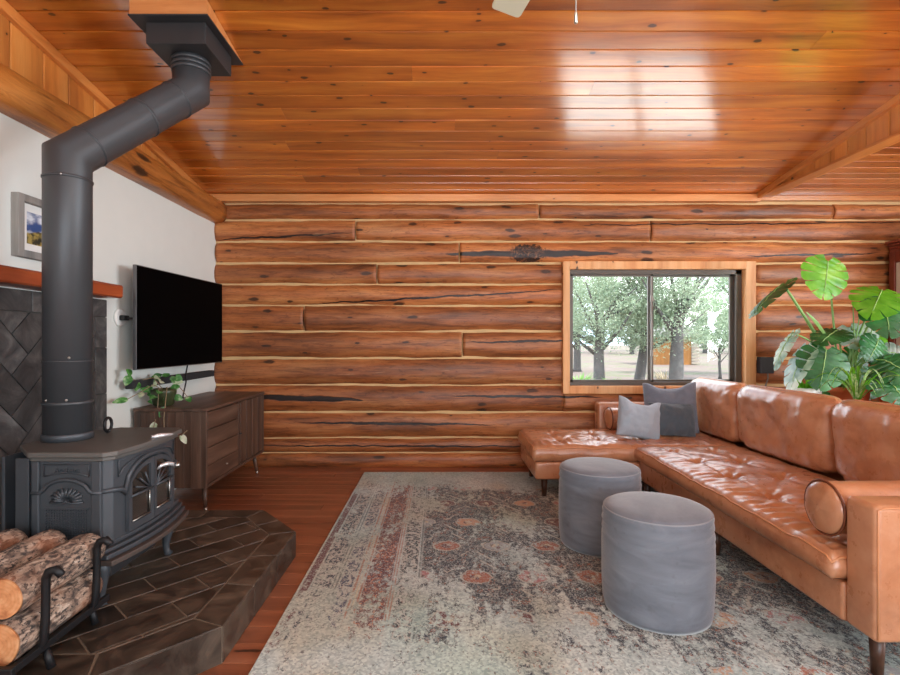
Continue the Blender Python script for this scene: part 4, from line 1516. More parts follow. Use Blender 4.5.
obj('arm', bm, M_leather, sofa, True)
# seat cushions
bs = [(1.74, y) for y in (2.28, 2.67, 3.06, 3.45, 3.80)] + [(2.05, y) for y in (2.28, 2.67, 3.06, 3.45, 3.80)]
bm = B()
hs = tufted(bm, 1.525, 2.34, 1.985, 3.975, .315, .428, bs, seed=1, pull=('x0', 'y0'))
sc = obj('seat_cushion', bm, M_leather, sofa)
def piping(hfun, pts):
    bm = B()
    P = []
    for (a, b) in zip(pts, pts[1:]):
        n = max(2, int((V(b) - V(a)).length / .03))
        for k in range(n):
            q = V(a).lerp(V(b), k / n); P.append((q.x, q.y))
    P.append(pts[-1])
    tube(bm, [(x, y, hfun(x, y) - .002) for x, y in P], .005, 6)
    return bm
obj('piping', piping(hs, [(2.33, 1.983), (1.524, 1.983), (1.524, 3.976), (2.33, 3.976)]), M_seam, sc)
bc = [(x, y) for x in (.98, 1.31, 1.64, 1.97) for y in (4.22, 4.49)]
bm = B()
hc_ = tufted(bm, .735, 2.34, 3.985, 4.725, .298, .428, bc, seed=4, pull=('x0', 'y0'))
cc = obj('chaise_cushion', bm, M_leather, sofa)
obj('piping', piping(hc_, [(.734, 4.72), (.734, 3.984), (1.53, 3.984)]), M_seam, cc)
bm = B()
for (x, y) in bs:
    bmesh.ops.create_uvsphere(bm, u_segments=10, v_segments=6, radius=.011, matrix=Matrix.Translation((x, y, hs(x, y) + .002)) @ Matrix.Diagonal((1, 1, .5, 1)))
obj('buttons', bm, M_leather, sc, True)
bm = B()
for (x, y) in bc:
    bmesh.ops.create_uvsphere(bm, u_segments=10, v_segments=6, radius=.011, matrix=Matrix.Translation((x, y, hc_(x, y) + .002)) @ Matrix.Diagonal((1, 1, .5, 1)))
obj('buttons', bm, M_leather, cc, True)
# back cushions (face -X)
for (a, b, sd) in ((3.985, 4.72, 3), (3.03, 3.975, 7), (1.985, 3.02, 12)):
    bm = B()
    M_ = MM((2.395, (a + b) / 2, .672), PI / 2, 0) @ Matrix.Rotation(math.radians(-7), 4, 'X')
    puff(bm, M_, b - a + .004, .475, .25, 8, .40, 44, sd, .012, corner=12, sag=.15)
    bc_ = obj('back_cushion', bm, M_leather, sofa)
    bm = B()
    w_, h_ = (b - a) / 2, .475 / 2
    rim = []
    for k in range(49):
        an = 2 * PI * k / 48
        u, v = math.cos(an), math.sin(an)
        s_ = 1 / ((abs(u) ** 12 + abs(v) ** 12) ** (1 / 12))
        rim.append(M_ @ V((u * s_ * (w_ + .002), 0, v * s_ * h_)))
    tube(bm, rim, .005, 6, cap=False)
    obj('piping', bm, M_seam, bc_)
# legs
for (x, y) in ((1.62, 1.89), (2.56, 1.89), (.83, 4.06), (.83, 4.64), (2.56, 4.64), (1.60, 3.94), (2.56, 3.3), (1.60, 2.95)):
    bm = B(); tube(bm, [(x, y, .16), (x, y, .0115)], [.026, .019], 14)
    obj('leg', bm, M_dleg, sofa)

# --- bolsters, throw pillows
def bolster(name, label, x0, x1, y, z, r, seed):
    t = thing(name, label, 'bolster cushion', ((x0 + x1) / 2, y, z - r))
    bm = B()
    n, k = 22, 36
    rings = []
    for i in range(n + 1):
        f = i / n
        ring = []
        for j in range(k):
            a = 2 * PI * j / k
            rr = r * (1 + .025 * noise.noise(V((f * 4, math.cos(a) * 1.4 + seed, math.sin(a) * 1.4))) + .012 * noise.noise(V((f * 12, math.cos(a) * 5 + seed, math.sin(a) * 5))))
            ring.append(bm.verts.new((x0 + (x1 - x0) * f, y + rr * math.cos(a), z + rr * math.sin(a))))
        rings.append(ring)
    for i in range(n):
        for j in range(k):
            f = bm.faces.new((rings[i][j], rings[i][(j + 1) % k], rings[i + 1][(j + 1) % k], rings[i + 1][j])); f.smooth = True
    for ring, sx in ((rings[0], -1), (rings[-1], 1)):
        prev = ring
        for m_, bu in ((.92, .014), (.7, .024), (.4, .030), (.12, .032)):
            cx_ = sum((v.co for v in ring), V()) / k
            cur = [bm.verts.new(cx_ + (v.co - cx_) * m_ + V((sx * (bu + .004 * noise.noise(v.co * 14)), 0, 0))) for v in ring]
            for j in range(k):
                f = bm.faces.new((prev[j], prev[(j + 1) % k], cur[(j + 1) % k], cur[j])); f.smooth = True
            prev = cur
        bm.faces.new(prev)
    bmesh.ops.recalc_face_normals(bm, faces=bm.faces)
    b = obj('cover', bm, M_leather, t)
    bm = B()
    tube(bm, [(x0, y + (r + .003) * math.cos(2 * PI * j / 36), z + (r + .003) * math.sin(2 * PI * j / 36)) for j in range(37)], .0055, 6, cap=False)
    obj('piping', bm, plain('dark piping', lin(112, 58, 30), .5), t)
bolster('bolster_cushion', 'round tan leather bolster lying against the near sofa arm', 1.575, 2.24, 2.09, .565, .105, 3)
bolster('bolster_cushion', 'tan leather bolster behind the grey pillows by the window', 1.535, 2.2, 4.625, .540, .096, 8)

def fabric(name, col, var=.08, sheen=.3, bs=420, rough=.9):
    m = Mat(name)
    oc = m.oc()
    f = m.noise(oc, 7, 4); w = m.noise(oc, bs, 2)
    c0 = tuple(c * (1 - var * 1.6) for c in col[:3]) + (1,); c1 = tuple(min(1, c * (1 + var * 1.6)) for c in col[:3]) + (1,)
    m.set(Base_Color=m.mix(m.math('ADD', m.math('MULTIPLY', f, .6), m.math('MULTIPLY', w, .4)), c0, c1), Roughness=rough)
    m.p.inputs['Sheen Weight'].default_value = sheen
    m.p.inputs['Sheen Roughness'].default_value = .45
    m.p.inputs['Specular IOR Level'].default_value = .2
    m.bump(m.math('ADD', w, m.math('MULTIPLY', m.noise(m.scale(oc, (18, 18, 18)), 1.0, 3, .5, 1.0), 2.0)), .45, .012)
    return m.m
def pillow(name, label, M_, w, h, d, mat, seed, pinch=.05, chop=.0):
    loc = M_.translation
    t = thing(name, label, 'throw pillow', (loc.x, loc.y, loc.z - h / 2 * .96))
    bm = B(); puff(bm, M_, w, h, d, 2.4, .46, 44, seed, .020, pinch, chop, 40)
    obj('cover', bm, mat, t)
pillow('throw_pillow', 'mid grey square pillow standing behind the charcoal lumbar pillow', MM((2.03, 4.50, .655), math.radians(-24), math.radians(-14), math.radians(-3)), .44, .45, .20, fabric('mid grey linen', lin(120, 126, 138)), 5, .04, .05)
pillow('throw_pillow', 'charcoal grey lumbar pillow right of the light grey pillow', MM((1.965, 4.32, .575), math.radians(6), math.radians(-16), math.radians(4)), .40, .28, .15, fabric('charcoal linen', lin(84, 94, 102)), 9, .03, .0)
pillow('throw_pillow', 'light grey pillow with a dented top, frontmost on the chaise', MM((1.665, 4.27, .592), math.radians(4), math.radians(-17), math.radians(11)), .37, .34, .18, fabric('light grey linen', lin(174, 188, 200)), 2, .05, .045)

# --- poufs
mp_ = Mat('grey velvet')
oc = mp_.oc()
f = mp_.noise(mp_.scale(oc, (3, 3, 9)), 1.0, 5, .6, .8); f2 = mp_.noise(oc, 26, 4); ww = mp_.noise(oc, 500, 2)
ori = mp_.n('ObjectInfo').outputs['Random']
col = mp_.ramp(f, [(.3, lin(104, 108, 117)), (.55, lin(122, 127, 136)), (.75, lin(138, 142, 149))])
col = mp_.mix(mp_.math('MULTIPLY', mp_.maprange(f2, .62, .75), .3), col, lin(96, 96, 100))
mp_.set(Base_Color=col, Roughness=.85)
mp_.p.inputs['Sheen Weight'].default_value = .6
mp_.p.inputs['Sheen Roughness'].default_value = .35
mp_.p.inputs['Specular IOR Level'].default_value = .2
mp_.bump(mp_.math('ADD', ww, mp_.math('MULTIPLY', f2, 1.5)), .15, .005)
M_velvet = mp_.m
def pouf_bm():
    bm = B()
    n = 96
    R_, H_ = .238, .478
    prof = [(.225, .004), (.232, .0), (.236, .02)]
    for k in range(1, 30):
        z = .02 + (.43 - .02) * k / 29
        prof.append((R_ + .006 * math.sin(PI * k / 29), z))
    prof += [(.239, .440), (.236, .452), (.230, .462), (.220, .469), (.206, .474), (.18, .478), (.14, .481), (.09, .483), (.03, .484)]
    def nf(a, z):
        k = max(0, 1 - abs(z - .385) / .075)
        w = .0045 * k * noise.noise(V((math.cos(a) * 1.6, math.sin(a) * 1.6, z * 60)))
        w += .0035 * k * math.sin(z * 160 + 2.5 * noise.noise(V((math.cos(a) * 2, math.sin(a) * 2, 0))))
        return w + .002 * noise.noise(V((math.cos(a) * 3, math.sin(a) * 3, z * 7)))
    lathe(bm, prof, (0, 0, 0), n, nf)
    return bm
t = thing('pouf', 'round grey velvet pouf in front, nearest to the rug edge', 'pouf', (1.0, 2.37, .0115), 'grey velvet poufs on the rug')
t['label'] = 'nearer of two round grey velvet poufs, overlapping the other one'
t.location = (0, 0, 0)
obj('cover', pouf_bm(), M_velvet, t)
bm = B()
tube(bm, [((.2335) * math.cos(2 * PI * j / 48), .2335 * math.sin(2 * PI * j / 48), .4575) for j in range(49)], .0035, 6, cap=False)
obj('piping', bm, plain('grey piping', lin(150, 152, 158), .8), t)
t.location = (1.005, 2.37, .0115)
dup(t, (.978, 3.13, .0115), .9, 'farther of two round grey velvet poufs, beside the chaise')
# ================================================================ RIGHT SIDE: plants, armoire, speaker, fan
def PX(px, py, Y):
    """room point behind a place in the photograph, used once for measuring plant positions"""
    return V(((px - 440) * Y / 510, Y, 1.25 - (py - 340) * Y / 510))

M_mon = mleaf('monstera leaf', lin(20, 62, 30), lin(36, 96, 46), lin(76, 140, 78), .22, 5)
M_monlight = mleaf('young monstera leaf', lin(74, 142, 30), lin(108, 176, 44), lin(150, 200, 78), .35, 6)
M_mongrey = mleaf('silvery leaf', lin(74, 118, 96), lin(150, 176, 164), lin(206, 214, 208), .15, 7)
M_stem = plain('green stem', lin(122, 166, 88), .45, var=.15)
M_rib = plain('pale leaf rib', lin(160, 196, 120), .5)
M_terra = plain('terracotta', lin(196, 100, 56), .75, var=.1, vscale=12)
M_ceramic = plain('white ceramic', lin(236, 236, 232), .3)

def monstera_leaf(root, base, tip, normal, width, mat, curl=.12, cup=.10, nf=6, seed=0, slit=1.0, vein=True):
    """heart shaped split leaf: each side is fingers running out from the midrib"""
    base, tip, normal = V(base), V(tip), V(normal).normalized()
    ax = tip - base; L = ax.length; ax.normalize()
    side = ax.cross(normal)
    if side.length < .05:
        side = ax.cross(V((0, 0, 1)))
    side.normalize(); nn = side.cross(ax).normalized()
    rnd_ = random.Random(seed)
    bm = B()
    def place(a, s):            # a along the rib in units of L, s sideways in metres
        w = s / (width * .5)
        return base + ax * (a * L) + side * s - nn * (curl * L * a * abs(a)) + nn * (cup * width * (w * w) * -.55) + nn * .004 * math.sin(a * 40 + w * 5)
    ns, nt = 8, 3
    def half_outline(th):
        # polar outline around a point a=.34 on the rib; th from rear sinus (180deg) to tip (0)
        c = math.cos(th); s = math.sin(th)
        r = .5 + .06 * math.cos(th) + .10 * max(0, math.cos(th)) ** 6
        a = .36 + r * c * 1.22
        return a, s * (1.02 + .06 * math.sin(th)) 
    for sg in (-1, 1):
        for k in range(nf):
            t0, t1 = k / nf, (k + 1) / nf
            grid = []
            for i in range(nt + 1):
                f = i / nt
                row = []
                for j in range(ns + 1):
                    w = j / ns
                    gap = slit * (.17 if k not in (0, nf - 1) else .10) * max(0, (w - .42) / .58) ** .8
                    # close slits before the margin now and then
                    ff = t0 + (t1 - t0) * (gap * .5 + (1 - gap) * f)
                    ra = .02 + .90 * ff ** 1.25                      # root on the midrib
                    th = math.radians(168 - 166 * ff)
                    oa, osd = half_outline(th)
                    if f in (0, 1) is False and w > .9:
                        osd *= 1.0
                    bul = 1 - .045 * (2 * f - 1) ** 2 * w
                    a = ra * (1 - w) + oa * w
                    sd = osd * width * .5 * w * bul
                    a += .05 * w * (1 - w)
                    row.append(bm.verts.new(place(a, sg * sd)))
                grid.append(row)
            for i in range(nt):
                for j in range(ns):
                    q = (grid[i][j], grid[i][j + 1], grid[i + 1][j + 1], grid[i + 1][j])
                    f_ = bm.faces.new(q if sg > 0 else tuple(reversed(q))); f_.smooth = True
    lf = obj('leaf', bm, mat, root)
    if vein:
        bm = B(); tube(bm, [place(a / 10, 0) + nn * .003 for a in range(0, 10)], [.0045 - .0003 * a for a in range(0, 10)], 6)
        obj('midrib', bm, M_rib, lf)
    return lf

def petiole(root, a, b, lift=.15, r=.007, out=V((0, 0, 0))):
    a, b = V(a), V(b)
    pts = []
    for k in range(13):
        t = k / 12
        p = a.lerp(b, t) + V((0, 0, lift * math.sin(PI * t) * .6)) + V(out) * math.sin(PI * t)
        pts.append(p)
    bm = B(); tube(bm, pts, [r * 1.5 - r * .7 * k / 12 for k in range(13)], 8)
    return obj('stem', bm, M_stem, root)

# low bench behind the sofa that carries the pots
t = thing('plant_bench', 'low wooden bench behind the sofa carrying the potted plants', 'bench', (3.35, 4.25, 0))
bm = B(); box(bm, 2.78, 3.98, 3.90, 4.62, .50, .54, .004); obj('top', bm, M_walY, t)
for (x, y) in ((2.84, 3.96), (3.92, 3.96), (2.84, 4.56), (3.92, 4.56)):
    bm = B(); box(bm, x - .022, x + .022, y - .022, y + .022, .0005, .499, .003); obj('leg', bm, M_walZ, t)

# --- monstera
mo = thing('monstera_plant', 'big monstera with split leaves rising behind the leather sofa', 'potted plant', (3.42, 4.30, .541))
bm = B(); lathe(bm, [(.11, 0), (.125, .01), (.16, .27), (.175, .275), (.178, .32), (.165, .32), (.158, .29)], (3.42, 4.30, .541), 36)
obj('pot', bm, M_terra, mo)
bm = B(); lathe(bm, [(.156, 0), (.08, .01), (.01, .014)], (3.42, 4.30, .83), 24)
obj('soil', bm, plain('plant soil', lin(50, 38, 28), .95, var=.3, vscale=60), mo)
crown = V((3.42, 4.30, .845))
def ml_leaf(bpx, tpx, Y0, Y1, normal, w, mat, seed, start=None, lift=.1, curl=.12, cup=.1, slit=1.0, r=.007, nf=6):
    b, tp = PX(bpx[0], bpx[1], Y0), PX(tpx[0], tpx[1], Y1)
    st = crown + V((random.uniform(-.05, .05), random.uniform(-.05, .05), 0)) if start is None else V(start)
    petiole(mo, st, b, lift, r)
    monstera_leaf(mo, b, tp, normal, w, mat, curl, cup, nf, seed, slit)
random.seed(14)
ml_leaf((828, 261), (825, 294), 4.28, 4.22, (.05, -1, .25), .385, M_monlight, 1, lift=.02, curl=.05, slit=.8)
ml_leaf((783, 284), (752, 309), 4.25, 4.15, (-.70, .14, .70), .36, M_mon, 2, lift=.08, curl=.10)
ml_leaf((793, 333), (771, 359), 4.10, 4.02, (-.66, .15, .72), .18, M_mongrey, 3, lift=.16, curl=.2)
ml_leaf((826, 350), (822, 384), 4.05, 3.95, (-.1, -1, .55), .37, M_mon, 4, lift=.16, curl=.10)
ml_leaf((806, 347), (786, 381), 4.18, 4.05, (-.75, .05, .64), .27, M_mongrey, 5, lift=.14, curl=.15)
ml_leaf((882, 290), (876, 303), 4.15, 3.95, (-.1, -.55, .85), .36, M_monlight, 6, lift=.16, curl=.3)
ml_leaf((884, 301), (892, 330), 4.05, 3.90, (-.25, -1, .35), .36, M_mon, 7, lift=.14, curl=.15)
ml_leaf((850, 327), (870, 346), 4.30, 4.15, (-.1, -.9, .6), .34, M_mongrey, 8, lift=.08)
ml_leaf((862, 330), (884, 350), 4.35, 4.20, (.1, -1, .4), .30, M_monlight, 9, lift=.08)
ml_leaf((878, 340), (872, 358), 4.12, 4.02, (.1, -1, .3), .24, M_mon, 10, lift=.06)
ml_leaf((838, 330), (822, 338), 4.25, 4.05, (-.1, -.35, 1), .26, M_mon, 11, lift=.06)
ml_leaf((884, 360), (916, 374), 4.0, 3.82, (-.1, -.75, .7), .42, M_mon, 12, lift=.14, curl=.25)
ml_leaf((880, 352), (908, 352), 4.2, 4.1, (-.1, -.6, .8), .36, M_mongrey, 13, lift=.14, curl=.25)
ml_leaf((884, 376), (908, 398), 3.92, 3.76, (.0, -.9, .5), .36, M_mon, 14, lift=.12, curl=.2)
ml_leaf((842, 376), (826, 392), 4.35, 4.25, (-.1, -.9, .5), .28, M_mon, 15, lift=.08)
ml_leaf((858, 352), (846, 376), 4.45, 4.4, (.0, -1, .4), .24, M_mon, 16, lift=.05)
ml_leaf((872, 372), (866, 396), 4.35, 4.3, (.1, -.9, .5), .28, M_mon, 17, lift=.06)
# big folded sheath stem and plain canes
petiole(mo, crown, PX(783, 284, 4.25), .05, .012)
bm = B(); leaf_shape(bm, PX(829, 342, 4.2), PX(806, 312, 4.2), (.5, -.8, .3), .06, 'oval', .0, .5); obj('sheath', bm, M_stem, mo)
for (a, b, l) in (((856, 395), (853, 305), .0), ((848, 392), (862, 300), .0), ((852, 396), (876, 318), .02)):
    petiole(mo, PX(a[0], a[1], 4.2), PX(b[0], b[1], 4.25), l, .005)
# --- spider plant in terracotta pot
sp = thing('spider_plant', 'spider plant with thin arching leaves in front of the monstera', 'potted plant', (3.27, 4.0, .541))
bm = B(); lathe(bm, [(.07, 0), (.078, .008), (.098, .18), (.108, .182), (.110, .22), (.10, .22), (.096, .20)], (3.27, 4.0, .541), 32)
obj('pot', bm, M_terra, sp)
sc0 = V((3.27, 4.0, .745))
M_spider = mleaf('spider leaf', lin(110, 160, 84), lin(168, 200, 140), lin(214, 226, 194), .25, 40)
random.seed(33)
for k in range(38):
    a = random.uniform(0, 2 * PI); reach = random.uniform(.16, .44); hgt = random.uniform(.26, .52)
    d = V((math.cos(a), math.sin(a), 0)); s_ = V((-d.y, d.x, 0))
    if d.y > .5:
        reach *= .6
    bm = B()
    prev = None
    for i in range(11):
        f = i / 10
        c = sc0 + d * (reach * f) + V((0, 0, hgt * (1.9 * f - 1.55 * f * f)))
        w = .0085 * (1 - f ** 2.5) + .0008
        cur = (bm.verts.new(c - s_ * w + V((0, 0, .003))), bm.verts.new(c), bm.verts.new(c + s_ * w + V((0, 0, .003))))
        if prev:
            for j in (0, 1):
                q = bm.faces.new((prev[j], prev[j + 1], cur[j + 1], cur[j])); q.smooth = True
        prev = cur
    obj('leaf', bm, M_spider if k % 3 else M_monlight, sp)
# --- terracotta pot on a stand at the right of the monstera
t = thing('herb_pot', 'tall terracotta pot half hidden among the monstera leaves', 'potted plant', (3.58, 4.05, .541))
bm = B(); lathe(bm, [(.055, 0), (.062, .01), (.068, .36), (.078, .362), (.08, .41), (.07, .41), (.066, .39)], (3.58, 4.06, .541), 28)
obj('pot', bm, M_terra, t)
random.seed(5)
for k in range(9):
    a = random.uniform(0, 6.28); b = V((3.58 + .04 * math.cos(a), 4.06 + .04 * math.sin(a), .93))
    tp = b + V((.12 * math.cos(a), .12 * math.sin(a), random.uniform(.02, .14)))
    bm = B(); leaf_shape(bm, b, tp, (0, -.6, .8), .05, 'oval', .2, .2); obj('leaf', bm, M_monlight if k % 2 else M_mon, t)
# --- white pot with lime leaves
t = thing('lime_plant', 'small lime green plant in a white pot beside the window casing', 'potted plant', (3.02, 4.22, .541))
bm = B(); lathe(bm, [(.07, 0), (.08, .01), (.112, .28), (.116, .315), (.108, .318), (.102, .30)], (3.02, 4.22, .541), 36)
obj('pot', bm, M_ceramic, t)
for k in range(14):
    a = k * 2.4; rr = random.uniform(.02, .07)
    b = V((3.02 + rr * math.cos(a), 4.22 + rr * math.sin(a), .85))
    tp = b + V((.08 * math.cos(a), .08 * math.sin(a) - .02, random.uniform(.02, .12)))
    bm = B(); leaf_shape(bm, b, tp, (0, -.8, .6), .075, 'heart', .15, .15); obj('leaf', bm, M_monlight, t)

# --- small grey speaker on the wall with a cable
t = thing('wall_speaker', 'small dark grey box on the log wall right of the window', 'speaker', (3.17, 4.95, .92))
bm = B(); box(bm, 3.105, 3.235, 4.935, 5.003, .925, 1.085, .008)
obj('body', bm, plain('dark grey cloth', lin(70, 76, 84), .8, bump=.2, bscale=600), t)
bm = B(); tube(bm, [(3.19, 4.965, .93), (3.192, 4.962, .88), (3.17, 4.968, .80), (3.16, 4.975, .60)], .007, 6)
obj('cable', bm, plain('grey cable', lin(150, 150, 150), .5), t)

# --- armoire in the corner
M_mahY = wood('mahogany', lin(92, 40, 28), lin(124, 58, 42), lin(146, 76, 56), 'Z', (10, 14), rough=.35, coat=.4, tint=.06, fine=.4, bumpk=.05)
t = thing('armoire', 'reddish brown armoire with moulded cornice in the right corner behind the plants', 'armoire', (4.85, 4.72, 0))
bm = B(); box(bm, 4.38, 5.40, 4.45, 4.965, .10, 2.13, .004); obj('carcass', bm, M_mahY, t)
bm = B()
for (z0, z1, g_) in ((2.13, 2.155, .012), (2.155, 2.18, .028), (2.18, 2.205, .05)):
    box(bm, 4.38 - g_, 5.40 + g_, 4.45 - g_, 4.965, z0, z1, .006)
obj('cornice', bm, M_mahY, t)
bm = B(); box(bm, 4.362, 5.41, 4.43, 4.965, .0005, .10, .006); obj('plinth', bm, M_mahY, t)
bm = B()
for (a, b, c, d_) in ((4.45, 4.52, .14, 2.10), (4.90, 4.96, .14, 2.10), (4.52, 4.90, .14, .24), (4.52, 4.90, 2.0, 2.10), (4.52, 4.90, 1.1, 1.18)):
    box(bm, 4.366, 4.384, a, b, c, d_, .004)
obj('side_stiles', bm, M_mahY, t)
bm = B(); box(bm, 4.374, 4.382, 4.53, 4.89, 1.19, 1.99); obj('side_glass', bm, plain('pale glass panel', lin(206, 198, 182), .15), t)
for (a, b) in ((4.40, 4.885), (4.895, 5.38)):
    bm = B(); box(bm, a, b, 4.432, 4.452, .13, 2.10, .005); dr = obj('door', bm, M_mahY, t)
    bm = B(); bmesh.ops.create_uvsphere(bm, u_segments=12, v_segments=8, radius=.014, matrix=Matrix.Translation((4.86 if a < 4.5 else 4.92, 4.425, 1.05))); obj('knob', bm, M_nickel, dr, True)

# --- ceiling fan
fx, fy = .415, 1.52
FZ = 2.60
t = thing('ceiling_fan', 'ceiling fan with pale blades and a pull chain at the top edge', 'ceiling fan', (fx, fy, FZ))
bm = B(); tube(bm, [(fx, fy, FZ + .06), (fx, fy, ceil_z(fy) - .01)], .013, 12); lathe(bm, [(.05, 0), (.075, .04), (.08, .075)], (fx, fy, ceil_z(fy) - .085), 24)
obj('downrod', bm, M_nickel, t)
bm = B(); lathe(bm, [(.05, -.075), (.09, -.06), (.115, -.02), (.115, .035), (.08, .07), (.03, .075)], (fx, fy, FZ), 36)
obj('motor', bm, M_nickel, t)
M_blade = plain('pale fan blade', lin(226, 228, 204), .4)
a0 = math.atan2(2.20 - fy, .245 - fx)
for k in range(5):
    a = a0 + k * 2 * PI / 5
    d = V((math.cos(a), math.sin(a), 0)); s_ = V((-d.y, d.x, 0))
    bm = B()
    poly = [(.17, -.045), (.22, -.052), (.585, -.062), (.60, -.058), (.605, -.048), (.605, .048), (.60, .058), (.585, .062), (.22, .052), (.17, .045)]
    lo = [bm.verts.new(V((fx, fy, FZ)) + d * p + s_ * q + V((0, 0, .012 * q / .06))) for p, q in poly]
    hi = [bm.verts.new(v.co + V((0, 0, .007))) for v in lo]
    bm.faces.new(list(reversed(lo))); bm.faces.new(hi)
    for i in range(len(poly)):
        bm.faces.new((lo[i], lo[(i + 1) % len(poly)], hi[(i + 1) % len(poly)], hi[i]))
    bl = obj('blade', bm, M_blade, t)
    bm = B(); tube(bm, [V((fx, fy, FZ)) + d * .10, V((fx, fy, FZ)) + d * .20 + V((0, 0, -.006))], [.014, .010], 8); obj('blade_arm', bm, M_nickel, bl)
bm = B(); tube(bm, [(fx - .01, fy, FZ - .07), (fx - .01, fy, 2.225)], .0016, 6); ch_ = obj('pull_chain', bm, M_nickel, t)
bm = B(); lathe(bm, [(.003, .036), (.0055, .03), (.0062, .004), (.003, 0)], (fx - .01, fy, 2.192), 12); obj('pull', bm, M_nickel, ch_)
# ================================================================ OUTSIDE THE WINDOW
GZ = -.35
mgd = Mat('dry grass ground')
oc = mgd.oc()
n1 = mgd.noise(mgd.scale(oc, (.35, .5, 1)), 1.0, 5, .6); n2 = mgd.noise(mgd.scale(oc, (3, 3, 1)), 1.0, 4)
col = mgd.ramp(n1, [(.35, (.085, .058, .051, 1)), (.5, (.11, .076, .066, 1)), (.57, (.070, .078, .034, 1)), (.75, (.115, .08, .07, 1))])
col = mgd.mix(mgd.math('MULTIPLY', mgd.maprange(n2, .45, .7), .4), col, (.08, .078, .045, 1))
mgd.set(Base_Color=col, Roughness=.95)
bm = B(); box(bm, -60, 80, 9.0, 150, GZ - .5, GZ)
struct('ground', bm, mgd.m)
bm = B(); box(bm, -8, 14, 5.2, 9.0, GZ - .5, GZ - .005)
struct('ground_bounce_apron', bm, plain('pale bounce ground', (.62, .60, .56, 1), .9, var=.15, vscale=14, bump=.4, bscale=40))  # unseen pale apron, added to brighten the window reflection on the ceiling

M_jbark = plain('juniper bark', (.085, .078, .075, 1), .95, var=.45, vscale=9)
def leafmat(nm, a, b):
    m = Mat(nm)
    r = m.rnd()
    m.set(Base_Color=m.mix(r, a, b), Roughness=.8)
    ts = m.n('BsdfTranslucent', {'Color': b})
    mx_ = m.n('MixShader', {0: .3, 1: m.p.outputs[0], 2: ts.outputs[0]})
    m.t.links.new(mx_.outputs[0], m.out.inputs[0])
    return m.m
M_jun = leafmat('juniper foliage', (.17, .24, .15, 1), (.42, .50, .36, 1))
M_jun2 = leafmat('pine foliage', (.075, .12, .08, 1), (.19, .25, .18, 1))
def juniper(name, label, x, y, h, seed, tr, spread, lean=0.0, zlow=1.0, dens=60, mat=None, leafs=190, leaf=.10, group='junipers outside the window'):
    rn = random.Random(seed)
    t = thing(name, label, 'tree', (x, y, GZ), group)
    bm = B()
    top = V((x + lean, y, GZ + h * .42))
    k1 = V((x + lean * .5 + rn.uniform(-.05, .05), y, GZ + h * .2))
    tube(bm, [(x, y, GZ - .02), (x + .01, y, GZ + .15), k1, top], [tr * 1.35, tr, tr * .85, tr * .6], 12)
    ends = [top]
    for b in range(9):
        a = rn.uniform(0, 2 * PI); st = k1.lerp(top, rn.uniform(-.1, 1.0))
        el = rn.uniform(.5, 1.3)
        L = h * rn.uniform(.25, .5)
        d = V((math.cos(a) * math.cos(el), math.sin(a) * math.cos(el) * .7, math.sin(el)))
        m_ = st + d * L * .5 + V((rn.uniform(-.15, .15), rn.uniform(-.1, .1), rn.uniform(-.1, .1)))
        e = st + d * L + V((0, 0, rn.uniform(-.1, .3)))
        tube(bm, [st, m_, e], [tr * .38, tr * .22, tr * .08], 7)
        ends += [m_, e]
    obj('trunk', bm, M_jbark, t)
    vs, fs = [], []
    for c in range(dens):
        for _ in range(30):
            u = V((rn.uniform(-1, 1), rn.uniform(-1, 1), rn.uniform(-1, 1)))
            if .25 < u.length < 1:
                break
        zc = (GZ + zlow + GZ + h) / 2 + .2; hz = (h - zlow) / 2
        cc = V((x + lean + u.x * spread, y + u.y * spread * .8, zc + u.z * hz))
        rad = rn.uniform(.35, .7)
        for l in range(leafs):
            g = V((rn.gauss(0, .5), rn.gauss(0, .5), rn.gauss(0, .38))) * rad
            p = cc + g
            a = V((rn.uniform(-1, 1), rn.uniform(-1, 1), rn.uniform(-.6, 1))).normalized() * leaf * rn.uniform(.5, 1.1)
            b = V((rn.uniform(-1, 1), rn.uniform(-1, 1), rn.uniform(-1, 1))).normalized() * leaf * .45
            i = len(vs)
            vs += [p - b * .5, p + b * .5, p + a + b * .15, p + a - b * .15]
            fs.append((i, i + 1, i + 2, i + 3))
    me = bpy.data.meshes.new('foliage')
    org = worigin(t)
    me.from_pydata([tuple(v - org) for v in vs], [], fs)
    me.materials.append(mat or M_jun)
    o = bpy.data.objects.new('foliage', me); C.objects.link(o); o.parent = t
    return t
def at(px, Y):
    return (px - 440) * Y / 510
juniper('juniper_tree', 'juniper with a forked grey trunk in the left window pane', at(599, 17.5), 17.5, 5.6, 1, .20, 1.9, .05, 1.15, 110)
juniper('juniper_tree', 'juniper with a leaning trunk beside the middle window bar', at(639, 18.5), 18.5, 6.0, 2, .19, 1.8, .25, 1.1, 100)
juniper('juniper_tree', 'thick trunked juniper in the right window pane', at(676, 17.0), 17.0, 6.0, 3, .24, 1.9, .1, 1.15, 100)
juniper('juniper_tree', 'small young juniper at the right of the window view', at(720, 21.0), 21.0, 3.3, 4, .06, .95, .0, 1.0, 40)
juniper('juniper_tree', 'far juniper with a short trunk at the left window edge', at(577, 26), 26, 6.0, 5, .20, 2.4, .0, 1.4, 70, leaf=.15)
juniper('juniper_tree', 'tall juniper behind the small one at the right window edge', at(752, 24), 24, 7.0, 6, .22, 2.3, .0, 2.0, 60, leaf=.15)
random.seed(77)
far = juniper('pine_tree', 'one of the hazy trees lining the far field', at(560, 60), 60, 7, 9, .3, 3.2, 0, .8, 60, M_jun2, 70, .4, 'trees along the far field')
